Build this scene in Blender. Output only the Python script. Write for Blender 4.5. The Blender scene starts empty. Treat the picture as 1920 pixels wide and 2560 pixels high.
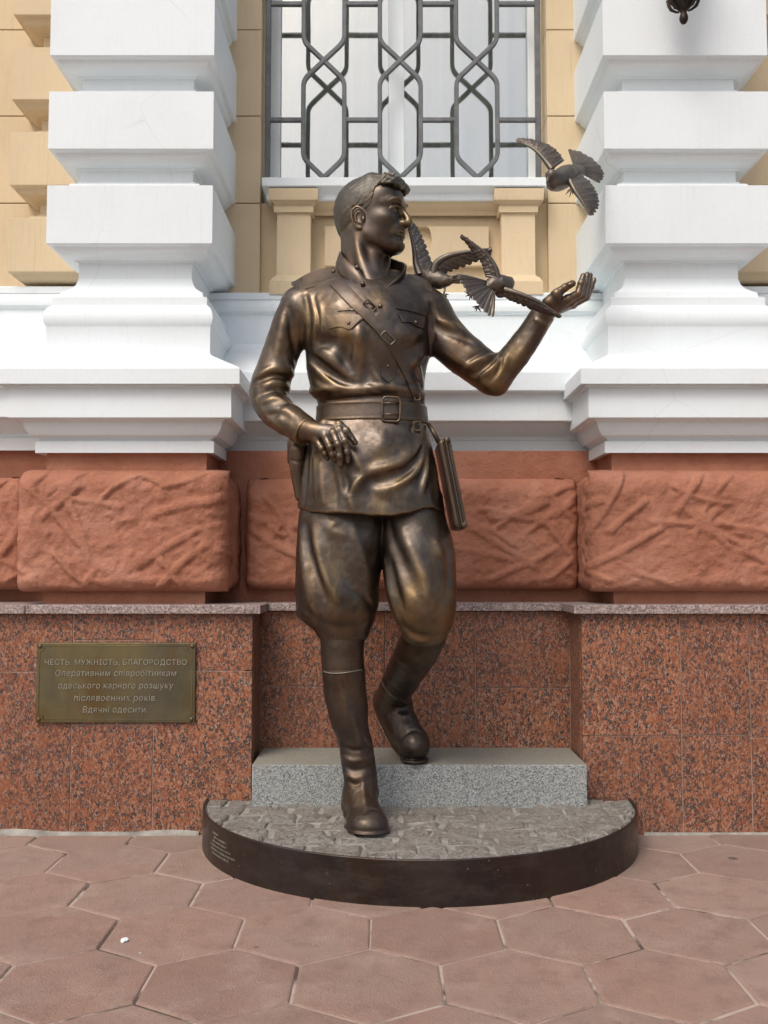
import bpy, bmesh, math, random
import numpy as np
from mathutils import Vector, Matrix
from mathutils.geometry import delaunay_2d_cdt

C = bpy.context.scene.collection
random.seed(7); rng = np.random.default_rng(7)
rad = math.radians

# ------------------------------------------------------------------ camera, sky, sun, exposure
CAM_H, F_PX, PITCH = 1.0, 2400.0, rad(3.36)
cd = bpy.data.cameras.new('camera'); cam = bpy.data.objects.new('camera', cd); C.objects.link(cam)
cam.location = (0, 0, CAM_H); cam.rotation_euler = (rad(90) + PITCH, 0, 0)
cd.sensor_fit = 'VERTICAL'; cd.sensor_height = 36.0; cd.sensor_width = 27.0
cd.lens = F_PX / 2560 * 36.0; cd.clip_start = 0.05; cd.clip_end = 500
bpy.context.scene.camera = cam

world = bpy.data.worlds.new('World'); bpy.context.scene.world = world
world.use_nodes = True
SUN_EL, SUN_AZ = rad(52), rad(212)          # azimuth clockwise from +Y: behind the camera, to the left
wn = world.node_tree; bg = wn.nodes['Background']
sky = wn.nodes.new('ShaderNodeTexSky'); sky.sky_type = 'NISHITA'; sky.sun_disc = False
sky.sun_elevation = SUN_EL; sky.sun_rotation = SUN_AZ
sky.air_density = 1.0; sky.dust_density = 6.0; sky.ozone_density = 1.0
hs = wn.nodes.new('ShaderNodeHueSaturation'); hs.inputs['Saturation'].default_value = 0.90
wn.links.new(sky.outputs[0], hs.inputs['Color']); wn.links.new(hs.outputs[0], bg.inputs['Color'])
bg.inputs['Strength'].default_value = 0.15
sl = bpy.data.lights.new('sun', 'SUN'); sun = bpy.data.objects.new('sun', sl); C.objects.link(sun)
sl.energy = 0.95; sl.angle = rad(24); sl.color = (1.0, 0.97, 0.93)
sd = Vector((math.sin(SUN_AZ) * math.cos(SUN_EL), math.cos(SUN_AZ) * math.cos(SUN_EL), math.sin(SUN_EL)))
sun.rotation_euler = sd.to_track_quat('Z', 'Y').to_euler(); sun.location = (-3, -4, 8)
vs = bpy.context.scene.view_settings
vs.view_transform = 'Standard'; vs.look = 'None'; vs.gamma = 1.0; vs.use_curve_mapping = False
vs.exposure = 0.10

# a measured point of the photograph taken to its real distance Y
_c, _s = math.cos(PITCH), math.sin(PITCH)
def P(u, v, Y):
    x, y = (u - 960) / F_PX, (1280 - v) / F_PX
    dy, dz = _c - y * _s, _s + y * _c
    t = Y / dy
    return np.array((x * t, Y, CAM_H + dz * t))
def Z(v, Y): return float(P(960, v, Y)[2])
def X(u, Y, v=1280): return float(P(u, v, Y)[0])

# ------------------------------------------------------------------ object helpers
ORG = {}
def link(o, parent=None, origin=(0, 0, 0)):
    origin = np.array(origin, float); C.objects.link(o); ORG[o] = origin
    if parent is not None:
        o.parent = parent; o.location = tuple(origin - ORG[parent])
    else: o.location = tuple(origin)
    return o
def tag(o, label=None, cat=None, group=None, kind=None):
    for k, v in (('label', label), ('category', cat), ('group', group), ('kind', kind)):
        if v: o[k] = v
    return o
def thing(name, loc, label, cat, group=None):
    return tag(link(bpy.data.objects.new(name, None), None, loc), label, cat, group)
def mesh_data(name, V, F, mat, smooth=False, uvs=None):
    me = bpy.data.meshes.new(name)
    V = np.asarray(V, dtype=np.float32)
    if isinstance(F, np.ndarray):
        n, k = F.shape
        me.vertices.add(len(V)); me.vertices.foreach_set('co', V.ravel())
        me.loops.add(n * k); me.loops.foreach_set('vertex_index', F.astype(np.int32).ravel())
        me.polygons.add(n); me.polygons.foreach_set('loop_start', np.arange(0, n * k, k, dtype=np.int32))
        me.polygons.foreach_set('loop_total', np.full(n, k, dtype=np.int32)); me.update(calc_edges=True)
    else:
        me.from_pydata(V.tolist(), [], F); me.update()
    if smooth: me.polygons.foreach_set('use_smooth', [True] * len(me.polygons))
    if mat is not None: me.materials.append(mat)
    return me
def obj(name, V, F, mat, parent=None, smooth=False, origin=None):
    V = np.asarray(V, float)
    if origin is None: origin = (V.min(0) + V.max(0)) / 2
    return link(bpy.data.objects.new(name, mesh_data(name, V - np.array(origin), F, mat, smooth)), parent, origin)
class MB:                                           # collects shapes of ONE part
    def __init__(s): s.V, s.F = [], []
    def add(s, V, F):
        b = len(s.V); s.V += [tuple(map(float, v)) for v in V]; s.F += [tuple(b + i for i in f) for f in F]; return s
    def box(s, x0, x1, y0, y1, z0, z1, bev=0.0):
        if bev <= 0:
            V = [(x, y, z) for x in (x0, x1) for y in (y0, y1) for z in (z0, z1)]
            return s.add(V, [(0, 1, 3, 2), (4, 6, 7, 5), (0, 4, 5, 1), (2, 3, 7, 6), (0, 2, 6, 4), (1, 5, 7, 3)])
        bm = bmesh.new(); r = bmesh.ops.create_cube(bm, size=1.0)
        for v in bm.verts: v.co = Vector(((x0 + x1) / 2 + v.co.x * (x1 - x0), (y0 + y1) / 2 + v.co.y * (y1 - y0), (z0 + z1) / 2 + v.co.z * (z1 - z0)))
        bmesh.ops.bevel(bm, geom=list(bm.edges), offset=bev, segments=2, profile=0.6, affect='EDGES')
        bm.verts.ensure_lookup_table(); bm.verts.index_update()
        s.add([v.co[:] for v in bm.verts], [tuple(v.index for v in f.verts) for f in bm.faces]); bm.free(); return s
    def tube(s, pts, r, n=10, caps=True):
        pts = [np.array(p, float) for p in pts]; m = len(pts)
        rr = r if hasattr(r, '__len__') else [r] * m
        up = None; V = []
        for i in range(m):
            t = pts[min(i + 1, m - 1)] - pts[max(i - 1, 0)]; t = t / (np.linalg.norm(t) + 1e-9)
            if up is None: up = np.array((0, 0, 1.0)) if abs(t[2]) < .9 else np.array((1.0, 0, 0))
            a = up - t * up.dot(t); a /= np.linalg.norm(a); b = np.cross(t, a); up = a
            for k in range(n):
                an = 2 * math.pi * (k + .5) / n
                V.append(pts[i] + rr[i] * (math.cos(an) * a + math.sin(an) * b))
        F = [(i * n + k, i * n + (k + 1) % n, (i + 1) * n + (k + 1) % n, (i + 1) * n + k) for i in range(m - 1) for k in range(n)]
        if caps: F += [tuple(range(n))[::-1], tuple((m - 1) * n + k for k in range(n))]
        return s.add(V, F)
    def lathe(s, cx, cy, prof, n=24):
        V = [(cx + r * math.cos(2 * math.pi * k / n), cy + r * math.sin(2 * math.pi * k / n), z) for r, z in prof for k in range(n)]
        F = [(i * n + k, i * n + (k + 1) % n, (i + 1) * n + (k + 1) % n, (i + 1) * n + k) for i in range(len(prof) - 1) for k in range(n)]
        F += [tuple(range(n))[::-1], tuple((len(prof) - 1) * n + k for k in range(n))]
        return s.add(V, F)
    def rings(s, rings, closed=False, cap0=False, cap1=False):     # rings: lists of points of equal length
        n = len(rings[0]); V = [p for r in rings for p in r]; m = n if closed else n - 1
        F = [(i * n + k, i * n + (k + 1) % n, (i + 1) * n + (k + 1) % n, (i + 1) * n + k) for i in range(len(rings) - 1) for k in range(m)]
        if cap0: F.append(tuple(range(n))[::-1])
        if cap1: F.append(tuple((len(rings) - 1) * n + k for k in range(n)))
        return s.add(V, F)
    def build(s, name, mat, parent=None, smooth=False, auto=None):
        o = obj(name, s.V, s.F, mat, parent, smooth)
        if auto is not None:
            bm = bmesh.new(); bm.from_mesh(o.data)
            for f in bm.faces: f.smooth = True
            for e in bm.edges: e.smooth = len(e.link_faces) != 2 or e.calc_face_angle(0) < auto
            bm.to_mesh(o.data); bm.free()
        return o

# ------------------------------------------------------------------ numpy noise
def _hash(ix, iy, iz, seed):
    h = (ix.astype(np.int64) * 374761393 + iy.astype(np.int64) * 668265263 + iz.astype(np.int64) * 2147483647 + seed * 974634777) & 0xffffffff
    h = ((h ^ (h >> 13)) * 1274126177) & 0xffffffff
    return ((h ^ (h >> 16)) & 0xffff) / 65535.0
def vnoise(p, seed=0):
    p = np.asarray(p, float); i = np.floor(p); f = p - i; f = f * f * (3 - 2 * f); i = i.astype(np.int64)
    r = 0
    for a in (0, 1):
        for b in (0, 1):
            for c in (0, 1):
                w = (f[..., 0] if a else 1 - f[..., 0]) * (f[..., 1] if b else 1 - f[..., 1]) * (f[..., 2] if c else 1 - f[..., 2])
                r = r + w * _hash(i[..., 0] + a, i[..., 1] + b, i[..., 2] + c, seed)
    return r * 2 - 1
def fbm(p, oct=4, seed=0, gain=.5):
    a, r, t = 1.0, 0, 0
    for k in range(oct):
        r = r + a * vnoise(np.asarray(p) * 2 ** k + 17.3 * k, seed + k); t += a; a *= gain
    return r / t

# ------------------------------------------------------------------ materials
class Mat:
    def __init__(s, name, rough=.6, metal=0.0, spec=.5):
        s.m = bpy.data.materials.new(name); s.m.use_nodes = True; s.t = s.m.node_tree
        s.b = s.t.nodes['Principled BSDF']
        s.b.inputs['Roughness'].default_value = rough; s.b.inputs['Metallic'].default_value = metal
        s.b.inputs['Specular IOR Level'].default_value = spec
        g = s.t.nodes.new('ShaderNodeNewGeometry'); s.pos = g.outputs['Position']; s.geo = g
    def n(s, t, **k):
        x = s.t.nodes.new(t)
        for a, b in k.items(): setattr(x, a, b)
        return x
    def L(s, a, b): s.t.links.new(a, b)
    def map(s, scale, loc=(0, 0, 0), rot=(0, 0, 0)):
        m = s.n('ShaderNodeMapping'); m.inputs['Scale'].default_value = scale if hasattr(scale, '__len__') else (scale,) * 3
        m.inputs['Location'].default_value = loc; m.inputs['Rotation'].default_value = rot
        s.L(s.pos, m.inputs['Vector']); return m.outputs[0]
    def noise(s, scale, detail=4, rough=.55, vec=None, dist=0):
        x = s.n('ShaderNodeTexNoise'); x.inputs['Scale'].default_value = scale; x.inputs['Detail'].default_value = detail
        x.inputs['Roughness'].default_value = rough; x.inputs['Distortion'].default_value = dist
        s.L(vec if vec is not None else s.pos, x.inputs['Vector']); return x.outputs['Fac']
    def voro(s, scale, vec=None, out='Color', feature='F1', rnd=1.0):
        x = s.n('ShaderNodeTexVoronoi'); x.feature = feature; x.inputs['Scale'].default_value = scale; x.inputs['Randomness'].default_value = rnd
        s.L(vec if vec is not None else s.pos, x.inputs['Vector']); return x.outputs[out]
    def ramp(s, fac, stops, interp='LINEAR'):
        r = s.n('ShaderNodeValToRGB'); e = r.color_ramp.elements; r.color_ramp.interpolation = interp
        while len(e) < len(stops): e.new(.5)
        for x, (p, c) in zip(e, stops):
            x.position = p; x.color = (*c, 1) if hasattr(c, '__len__') else (c, c, c, 1)
        s.L(fac, r.inputs[0]); return r.outputs['Color']
    def mix(s, fac, a, b, mode='MIX'):
        x = s.n('ShaderNodeMix', data_type='RGBA', blend_type=mode)
        for i, v in ((0, fac), (6, a), (7, b)):
            if isinstance(v, bpy.types.NodeSocket): s.L(v, x.inputs[i])
            else: x.inputs[i].default_value = (*v, 1) if hasattr(v, '__len__') else v
        return x.outputs[2]
    def math(s, op, a, b=None, clamp=False):
        x = s.n('ShaderNodeMath', operation=op, use_clamp=clamp)
        for i, v in ((0, a), (1, b)):
            if v is None: continue
            if isinstance(v, bpy.types.NodeSocket): s.L(v, x.inputs[i])
            else: x.inputs[i].default_value = v
        return x.outputs[0]
    def rnd(s): return s.n('ShaderNodeObjectInfo').outputs['Random']
    def attr(s, name): a = s.n('ShaderNodeAttribute'); a.attribute_name = name; return a.outputs['Fac']
    def col(s, c):
        if isinstance(c, bpy.types.NodeSocket): s.L(c, s.b.inputs['Base Color'])
        else: s.b.inputs['Base Color'].default_value = (*c, 1)
        return s
    def rough(s, r): s.L(r, s.b.inputs['Roughness']); return s
    def bump(s, h, dist=.01, strength=1.0):
        x = s.n('ShaderNodeBump'); x.inputs['Distance'].default_value = dist; x.inputs['Strength'].default_value = strength
        if getattr(s, '_lb', None) is not None: s.L(s._lb, x.inputs['Normal'])
        s.L(h, x.inputs['Height']); s._lb = x.outputs[0]; s.L(x.outputs[0], s.b.inputs['Normal']); return s

def m_paint(name, base, dirt, rough=.75, blot=.22):
    m = Mat(name, rough, 0, .3)
    a = m.noise(2.2, 5, .6); b = m.noise(24, 4, .6)
    streak = m.noise(6, 4, .6, m.map((9, 9, 1.1)))
    c = m.mix(m.ramp(a, [(.42, 0.0), (.75, blot)]), base, dirt)
    c = m.mix(m.ramp(streak, [(.55, 0.0), (.82, blot * .9)]), c, dirt)
    c = m.mix(m.ramp(b, [(.62, 0.0), (.78, .10)]), c, dirt)
    sx = m.n('ShaderNodeSeparateXYZ'); m.L(m.geo.outputs['Normal'], sx.inputs[0])
    drip = m.noise(5, 5, .7, m.map((16, 16, .55), (2, 1, 0)))
    c = m.mix(m.math('MULTIPLY', m.ramp(drip, [(.56, 0.0), (.74, blot * 1.6)]), m.ramp(m.noise(1.7, 3), [(.42, 0.0), (.62, 1.0)])), c, dirt)
    c = m.mix(m.math('MULTIPLY', m.ramp(sx.outputs[2], [(.55, 0.0), (.95, .55)]), m.noise(18, 5, .7)), c, dirt)
    ck = m.voro(2.3, m.map(1, (.4, .2, .7)), 'Distance', 'DISTANCE_TO_EDGE'); c = m.mix(m.math('MULTIPLY', m.ramp(ck, [(.0, .35), (.006, 0.0)]), m.ramp(m.noise(1.3, 2), [(.52, 0.0), (.6, 1.0)])), c, dirt)
    c = m.mix(m.ramp(m.noise(46, 3, .6), [(.735, 0.0), (.75, .4)]), c, dirt)
    m.col(c); m.bump(m.noise(60, 4, .6), .0022, .5).bump(a, .006, .3); return m.m
WHITE = m_paint('white_paint', (.755, .825, .855), (.55, .55, .53), .6, .18)
YELLOW = m_paint('yellow_paint', (.64, .52, .345), (.45, .36, .235), .75, .40)

def m_redstone():
    m = Mat('red_painted_stone', .8, 0, .25)
    a = m.noise(5, 5, .6); b = m.noise(30, 5, .65); s = m.voro(120, out='Distance')
    c = m.ramp(a, [(.3, (.31, .125, .075)), (.52, (.38, .166, .105)), (.72, (.435, .215, .148))])
    c = m.mix(m.ramp(b, [(.5, 0.0), (.75, .5)]), c, (.43, .20, .13))
    c = m.mix(m.ramp(m.noise(90, 2), [(.74, 0.0), (.80, .7)]), c, (.52, .36, .28))
    c = m.mix(m.ramp(m.noise(14, 6, .7), [(.62, 0.0), (.8, .45)]), c, (.20, .055, .03))
    m.col(c); m.bump(b, .012, .7).bump(m.noise(110, 4, .7), .004, .7); return m.m
RED = m_redstone()

def m_granite():
    m = Mat('red_granite', .38, 0, .4)
    st = m.map((1, 1, .62), rot=(0, rad(28), 0))
    wob = m.n('ShaderNodeVectorMath', operation='ADD')
    nz = m.n('ShaderNodeTexNoise'); nz.inputs['Scale'].default_value = 60; m.L(m.pos, nz.inputs['Vector'])
    sc = m.n('ShaderNodeVectorMath', operation='SCALE'); sc.inputs['Scale'].default_value = .012; m.L(nz.outputs['Color'], sc.inputs[0])
    m.L(st, wob.inputs[0]); m.L(sc.outputs[0], wob.inputs[1]); v = wob.outputs[0]
    g1 = m.voro(150, v); sep = m.n('ShaderNodeSeparateColor'); m.L(g1, sep.inputs[0])
    g2 = m.voro(350, v); sep2 = m.n('ShaderNodeSeparateColor'); m.L(g2, sep2.inputs[0])
    red = m.ramp(sep.outputs[0], [(0, (.19, .066, .036)), (.4, (.295, .106, .054)), (.75, (.355, .155, .082)), (1, (.40, .21, .135))])
    big = m.noise(11, 4, .6, v)
    pick = m.math('ADD', m.math('MULTIPLY', sep.outputs[1], .55), m.math('MULTIPLY', m.noise(36, 4, .7, v), .75))
    c = m.mix(m.ramp(pick, [(.73, 0.0), (.76, 1.0)]), red, m.ramp(sep2.outputs[0], [(0, (.028, .022, .021)), (.6, (.085, .055, .045)), (.88, (.14, .10, .085)), (1, (.32, .26, .22))]))
    c = m.mix(m.ramp(m.math('ADD', m.math('MULTIPLY', sep2.outputs[1], .6), m.math('MULTIPLY', big, .5)), [(.29, .75), (.335, 0.0)]), c, (.022, .020, .022))
    c = m.mix(m.ramp(sep2.outputs[2], [(.955, 0.0), (.96, .7)]), c, (.45, .40, .37))
    c = m.mix(m.ramp(m.noise(16, 4, .6, v), [(.56, 0.0), (.68, .55)]), c, (.36, .125, .05))
    c = m.mix(m.math('MULTIPLY', m.rnd(), .26), c, (.13, .055, .04))
    m.col(c); m.bump(m.noise(240, 3), .0012, .5); return m.m
GRANITE = m_granite()
def m_speck(name, stops, scale, rough, tint=None):
    m = Mat(name, rough, 0, .35); g = m.voro(scale); sep = m.n('ShaderNodeSeparateColor'); m.L(g, sep.inputs[0])
    c = m.ramp(sep.outputs[0], stops); a = m.noise(7, 5, .6)
    c = m.mix(m.ramp(a, [(.4, 0.0), (.75, .35)]), c, tint or (.25, .22, .19))
    sx_ = m.n('ShaderNodeSeparateXYZ'); m.L(m.geo.outputs['Normal'], sx_.inputs[0])
    if tint: c = m.mix(m.math('MULTIPLY', m.ramp(sx_.outputs[2], [(.6, 0.0), (.9, 1.0)]), m.math('ADD', m.math('MULTIPLY', a, .5), .5)), c, (.24, .225, .175))
    m.col(c); m.bump(m.noise(scale, 3), .003, .6); return m.m
CAP = m_speck('grey_pink_granite', [(0, (.10, .08, .08)), (.35, (.26, .20, .19)), (.7, (.36, .27, .25)), (1, (.52, .46, .44))], 190, .55)
STEP = m_speck('grey_granite', [(0, (.07, .075, .078)), (.25, (.20, .215, .215)), (.62, (.32, .34, .34)), (1, (.46, .48, .47))], 300, .75, (.27, .265, .225))
def m_cobble():
    m = Mat('cobble_stone', .85, 0, .25)
    a = m.noise(9, 6, .65); b = m.noise(70, 5, .7, m.map((1, 1.6, 1)))
    c = m.ramp(b, [(.30, (.20, .195, .175)), (.5, (.42, .405, .36)), (.70, (.60, .58, .53))])
    c = m.mix(m.ramp(a, [(.4, 0.0), (.7, .45)]), c, (.23, .185, .15))
    c = m.mix(m.math('MULTIPLY', m.rnd(), .35), c, (.25, .205, .18))
    c = m.mix(m.ramp(m.noise(40, 4, .7), [(.66, 0.0), (.74, .55)]), c, (.58, .57, .53))
    m.col(c); m.bump(b, .020, 1.0).bump(m.noise(28, 5, .7), .03, .8).bump(m.noise(190, 4, .7), .006, 1.0); return m.m
COBBLE = m_cobble()
def m_mortar(name, base, dark, sc=12, st=(.35, .7)):
    m = Mat(name, .95, 0, .15); a = m.noise(sc, 5, .6); m.col(m.mix(m.ramp(a, [(st[0], 0.0), (st[1], 1.0)]), base, dark))
    m.bump(m.noise(150, 4, .7), .006, 1); return m.m
MORTAR = m_mortar('grey_mortar', (.43, .415, .375), (.19, .18, .155))
GROUT = m_mortar('pale_grout', (.62, .52, .46), (.42, .33, .28))
JOINT = m_mortar('joint_sand', (.50, .41, .35), (.11, .088, .074), 5, (.50, .60))
def m_paver():
    m = Mat('pavers_clay', .72, 0, .3)
    a = m.noise(2.6, 6, .68); b = m.noise(150, 4, .75); r = m.rnd(); d = m.noise(11, 6, .72)
    c = m.ramp(r, [(0, (.275, .160, .122)), (.2, (.375, .240, .188)), (.45, (.31, .205, .163)), (.7, (.40, .270, .212)), (1, (.335, .200, .152))])
    c = m.mix(m.ramp(a, [(.36, 0.0), (.66, .7)]), c, (.325, .24, .20))
    c = m.mix(m.ramp(d, [(.48, 0.0), (.68, .5)]), c, (.19, .118, .092))
    c = m.mix(m.ramp(m.noise(5, 6, .75, m.map(1, (4, 2, 0))), [(.52, 0.0), (.66, .6)]), c, (.42, .315, .255))
    c = m.mix(m.ramp(b, [(.56, 0.0), (.74, .65)]), c, (.44, .335, .285)); c = m.mix(m.ramp(b, [(.24, .6), (.42, 0.0)]), c, (.13, .085, .07))
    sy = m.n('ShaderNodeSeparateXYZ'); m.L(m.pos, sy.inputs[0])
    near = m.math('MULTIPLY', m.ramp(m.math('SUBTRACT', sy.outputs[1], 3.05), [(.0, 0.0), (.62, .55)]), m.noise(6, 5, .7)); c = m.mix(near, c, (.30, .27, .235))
    c = m.mix(m.ramp(m.voro(1.75, m.map(1, (0.31, .17, 0)), 'Distance'), [(.030, .8), (.042, 0.0)]), c, (.085, .07, .065))
    c = m.mix(m.ramp(m.voro(3.1, m.map(1, (.77, .4, 0)), 'Distance'), [(.022, .55), (.034, 0.0)]), c, (.10, .08, .07))
    sp = m.voro(8, None, 'Distance'); c = m.mix(m.math('MULTIPLY', m.ramp(sp, [(.026, .9), (.034, 0.0)]), m.ramp(m.noise(1.1, 3), [(.46, 0.0), (.56, 1.0)])), c, (.66, .62, .57))
    m.col(c); m.bump(b, .006, .9).bump(d, .008, .5)
    m.rough(m.ramp(a, [(.3, .55), (.7, .8)])); return m.m
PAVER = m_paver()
def m_bronze(name, tones, gold, rough=(.30, .52), green=.12, bumps=1.0, wear=.22, rust=.8):
    m = Mat(name, .4, .90, .5)
    a = m.noise(5.0, 6, .66, None, .5); b = m.noise(30, 5, .65); fine = m.noise(190, 4, .65)
    c = m.ramp(a, [(.28, tones[0]), (.5, tones[1]), (.74, tones[2])])
    c = m.mix(m.ramp(m.noise(3.4, 5, .65, m.map((1, 1, .55), (3, 1, 2)), .6), [(.47, 0.0), (.68, .95)]), c, gold)
    c = m.mix(m.ramp(m.noise(9, 5, .7), [(.54, 0.0), (.75, green * 2)]), c, (.075, .085, .070))
    c = m.mix(m.ramp(m.noise(2.6, 5, .65, m.map((1.6, 1.6, .8), (8, 5, 1))), [(.5, 0.0), (.7, .55)]), c, (.085, .078, .080))
    c = m.mix(m.ramp(m.noise(4.2, 6, .7, m.map((1.2, 1.2, .7), (11, 3, 6)), .4), [(.50, 0.0), (.68, rust)]), c, (tones[1][0] * .95, tones[1][1] * .62, tones[1][2] * .42))
    if name.startswith('rim'):
        c = m.mix(m.ramp(m.voro(26, None, 'Distance'), [(.05, .8), (.065, 0.0)]), c, (.40, .38, .35)); c = m.mix(m.ramp(m.noise(7, 6, .75, m.map((1, 1, 3))), [(.48, 0.0), (.66, .7)]), c, (.095, .08, .07))
    w = m.attr('wear'); c = m.mix(m.math('MULTIPLY', m.math('MULTIPLY', w, m.noise(12, 4, .6)), wear * 1.6, True), c, tuple(min(1, g * 1.7) for g in gold))
    c = m.mix(m.ramp(m.noise(420, 2, .5), [(.73, 0.0), (.78, .35)]), c, (.42, .40, .36))
    m.col(c); m.rough(m.ramp(b, [(.3, rough[0]), (.7, rough[1])]))
    m.b.inputs['Coat Weight'].default_value = .18; m.b.inputs['Coat Roughness'].default_value = .28
    m.bump(b, .0028 * bumps, .3).bump(fine, .0009 * bumps, .4)
    return m.m
BRONZE = m_bronze('bronze', [(.038, .031, .026), (.098, .077, .060), (.195, .168, .147)], (.255, .168, .072), (.30, .50))
BRONZE_DARK = m_bronze('dark_bronze_leather', [(.060, .048, .040), (.105, .083, .066), (.15, .125, .105)], (.18, .125, .07), (.36, .56))
BRONZE_HAIR = m_bronze('dull_bronze', [(.055, .052, .045), (.092, .085, .072), (.13, .118, .10)], (.13, .105, .065), (.45, .65), .25, 1.6, .3)
BIRD = m_bronze('bird_bronze', [(.085, .076, .068), (.13, .115, .10), (.175, .155, .135)], (.16, .125, .085), (.42, .62), .2)
RIM = m_bronze('rim_bronze', [(.030, .026, .025), (.055, .046, .042), (.085, .070, .062)], (.07, .052, .042), (.34, .5), .10)
PLAQUE = m_bronze('plaque_brass', [(.10, .092, .055), (.145, .128, .070), (.18, .16, .095)], (.19, .155, .075), (.5, .65), .2, .6)
def m_letter():
    m = Mat('letter_brass', .5, .7, .5); m.col(m.ramp(m.noise(22, 4, .6), [(.3, (.30, .295, .24)), (.7, (.38, .37, .305))])); m.bump(m.noise(160, 3), .001, .4); return m.m
LETTER = m_letter()
def m_iron():
    m = Mat('grey_iron', .45, 0, .5); a = m.noise(20, 5, .6)
    m.col(m.ramp(a, [(.3, (.085, .093, .10)), (.6, (.13, .14, .148)), (.8, (.19, .19, .19))])); m.bump(m.noise(90, 4), .003, .5); return m.m
IRON = m_iron()
BRONZE_BOOT = m_bronze('boot_bronze', [(.040, .033, .029), (.075, .060, .050), (.12, .10, .088)], (.13, .088, .052), (.38, .60), .22)
def m_glass():
    m = bpy.data.materials.new('window_glass'); m.use_nodes = True; t = m.node_tree; t.nodes.clear()
    o = t.nodes.new('ShaderNodeOutputMaterial'); x = t.nodes.new('ShaderNodeMixShader'); g = t.nodes.new('ShaderNodeBsdfGlossy')
    tr = t.nodes.new('ShaderNodeBsdfTransparent'); g.inputs['Roughness'].default_value = .015
    tr.inputs['Color'].default_value = (.93, .96, .95, 1); g.inputs['Color'].default_value = (.86, .86, .81, 1)
    nz = t.nodes.new('ShaderNodeTexNoise'); nz.inputs['Scale'].default_value = 2.5; bp = t.nodes.new('ShaderNodeBump'); bp.inputs['Distance'].default_value = .0018
    ge = t.nodes.new('ShaderNodeNewGeometry'); t.links.new(ge.outputs['Position'], nz.inputs['Vector']); t.links.new(nz.outputs['Fac'], bp.inputs['Height'])
    t.links.new(bp.outputs[0], g.inputs['Normal']); x.inputs[0].default_value = .46
    t.links.new(tr.outputs[0], x.inputs[1]); t.links.new(g.outputs[0], x.inputs[2]); t.links.new(x.outputs[0], o.inputs['Surface']); return m
GLASS = m_glass()
CURTAIN = m_paint('curtain_cloth', (.60, .61, .59), (.30, .32, .31), .9, .7)

# ------------------------------------------------------------------ ground
XC = 0.125                                           # axis of the recess between the two piers
pav = tag(obj('pavement', [(-60, -60, -.0048), (60, -60, -.0048), (60, 12, -.0048), (-60, 12, -.0048)], [(0, 1, 2, 3)], JOINT), kind='structure')
HW, HP = .360, .318                                  # hexagon width (across flats) and row pitch
def hex_mesh(g=.006, b=.010, t=.022):
    R = HW / math.sqrt(3)
    def ring(r, z): return [(r * math.sin(math.pi / 3 * k), r * math.cos(math.pi / 3 * k) * HP / .3118, z) for k in range(6)]
    rs = [ring(R - g, -t), ring(R - g, -.006), ring(R - g - b * .45, -.0015), ring(R - g - b * 1.2, 0.0)]
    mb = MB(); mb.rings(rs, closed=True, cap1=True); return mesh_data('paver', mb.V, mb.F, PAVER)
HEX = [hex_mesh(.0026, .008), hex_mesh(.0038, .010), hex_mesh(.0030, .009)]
Y0H, X0H = P(1090, 2332, 2.7)[1], .143
Y0H = 2.702
for j in range(-6, 4):
    y = Y0H + j * HP
    for i in range(-10, 12):
        x = X0H + (i + .5 * (j % 2)) * HW
        if y > 3.86 or y < .7: continue
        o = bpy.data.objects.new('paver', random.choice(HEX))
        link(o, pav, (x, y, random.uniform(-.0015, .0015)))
        o.rotation_euler = (random.gauss(0, .0035), random.gauss(0, .0035), random.choice((0, math.pi)) + random.gauss(0, .003))

# ------------------------------------------------------------------ building
bld = thing('building', (XC, 4.4, 0), 'pale yellow and white stone building front with red base behind the statue', 'building')
GY, GB = 3.68, 3.91                                  # granite front on the piers / at the back of the recess
GL, GR = -.50, .752
NECK = 3.88                                          # face of the white shafts
PX = (-1.022, 1.222); HALF = .232
def slab(x0, x1, y0, y1, z0, z1, j=0.0): return MB().box(x0, x1, y0, y1, z0, z1, .0025).build('granite_slab', GRANITE, bld)
capz0, capz1 = Z(1535, GY - .03), Z(1513, GY - .03)
G = .0014
def slabs_front(xs_rows):
    for x0, x1, zs in xs_rows:
        for z0, z1 in zip(zs[:-1], zs[1:]):
            jo = random.uniform(0, .002)
            slab(x0 + G, x1 - G, GY + jo, GY + .03, z0 + G, z1 - G)
ct = capz0
zj = lambda v: Z(v, GY)
slabs_front([(-4.0, -3.05, (-.03, zj(1700), ct)), (-3.05, X(-330, GY), (-.03, zj(1760), ct)), (X(-330, GY), X(-90, GY), (-.03, zj(1690), ct)),
             (X(-90, GY), X(188, GY), (-.03, zj(1680), ct)), (X(188, GY), X(390, GY), (-.03, zj(1813), zj(1600), ct)),
             (X(390, GY), GL, (-.03, zj(1677), ct)),
             (GR, X(1695, GY), (-.03, zj(1840), ct)), (X(1695, GY), X(1866, GY), (-.03, zj(1838), ct)),
             (X(1866, GY), X(2100, GY), (-.03, zj(1845), zj(1700), ct)), (X(2100, GY), 2.35, (-.03, zj(1760), ct)), (2.35, 2.95, (-.03, zj(1690), ct)), (2.95, 3.6, (-.03, zj(1790), ct)), (3.6, 4.2, (-.03, zj(1720), ct))])
zr = lambda v: Z(v, GB)
for x0, x1, zs in [(GL, X(962, GB), (-.03, zr(1716), ct)), (X(962, GB), X(1187, GB), (-.03, zr(1645), ct)), (X(1187, GB), GR, (-.03, zr(1720), ct))]:
    for z0, z1 in zip(zs[:-1], zs[1:]):
        slab(x0 + G, x1 - G, GB, GB + .03, z0 + G, z1 - G)
slab(GL - .03, GL, GY + .0335, GB - .001, -.03, ct - G); slab(GR, GR + .03, GY + .0335, GB - .001, -.03, ct - G)
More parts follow.
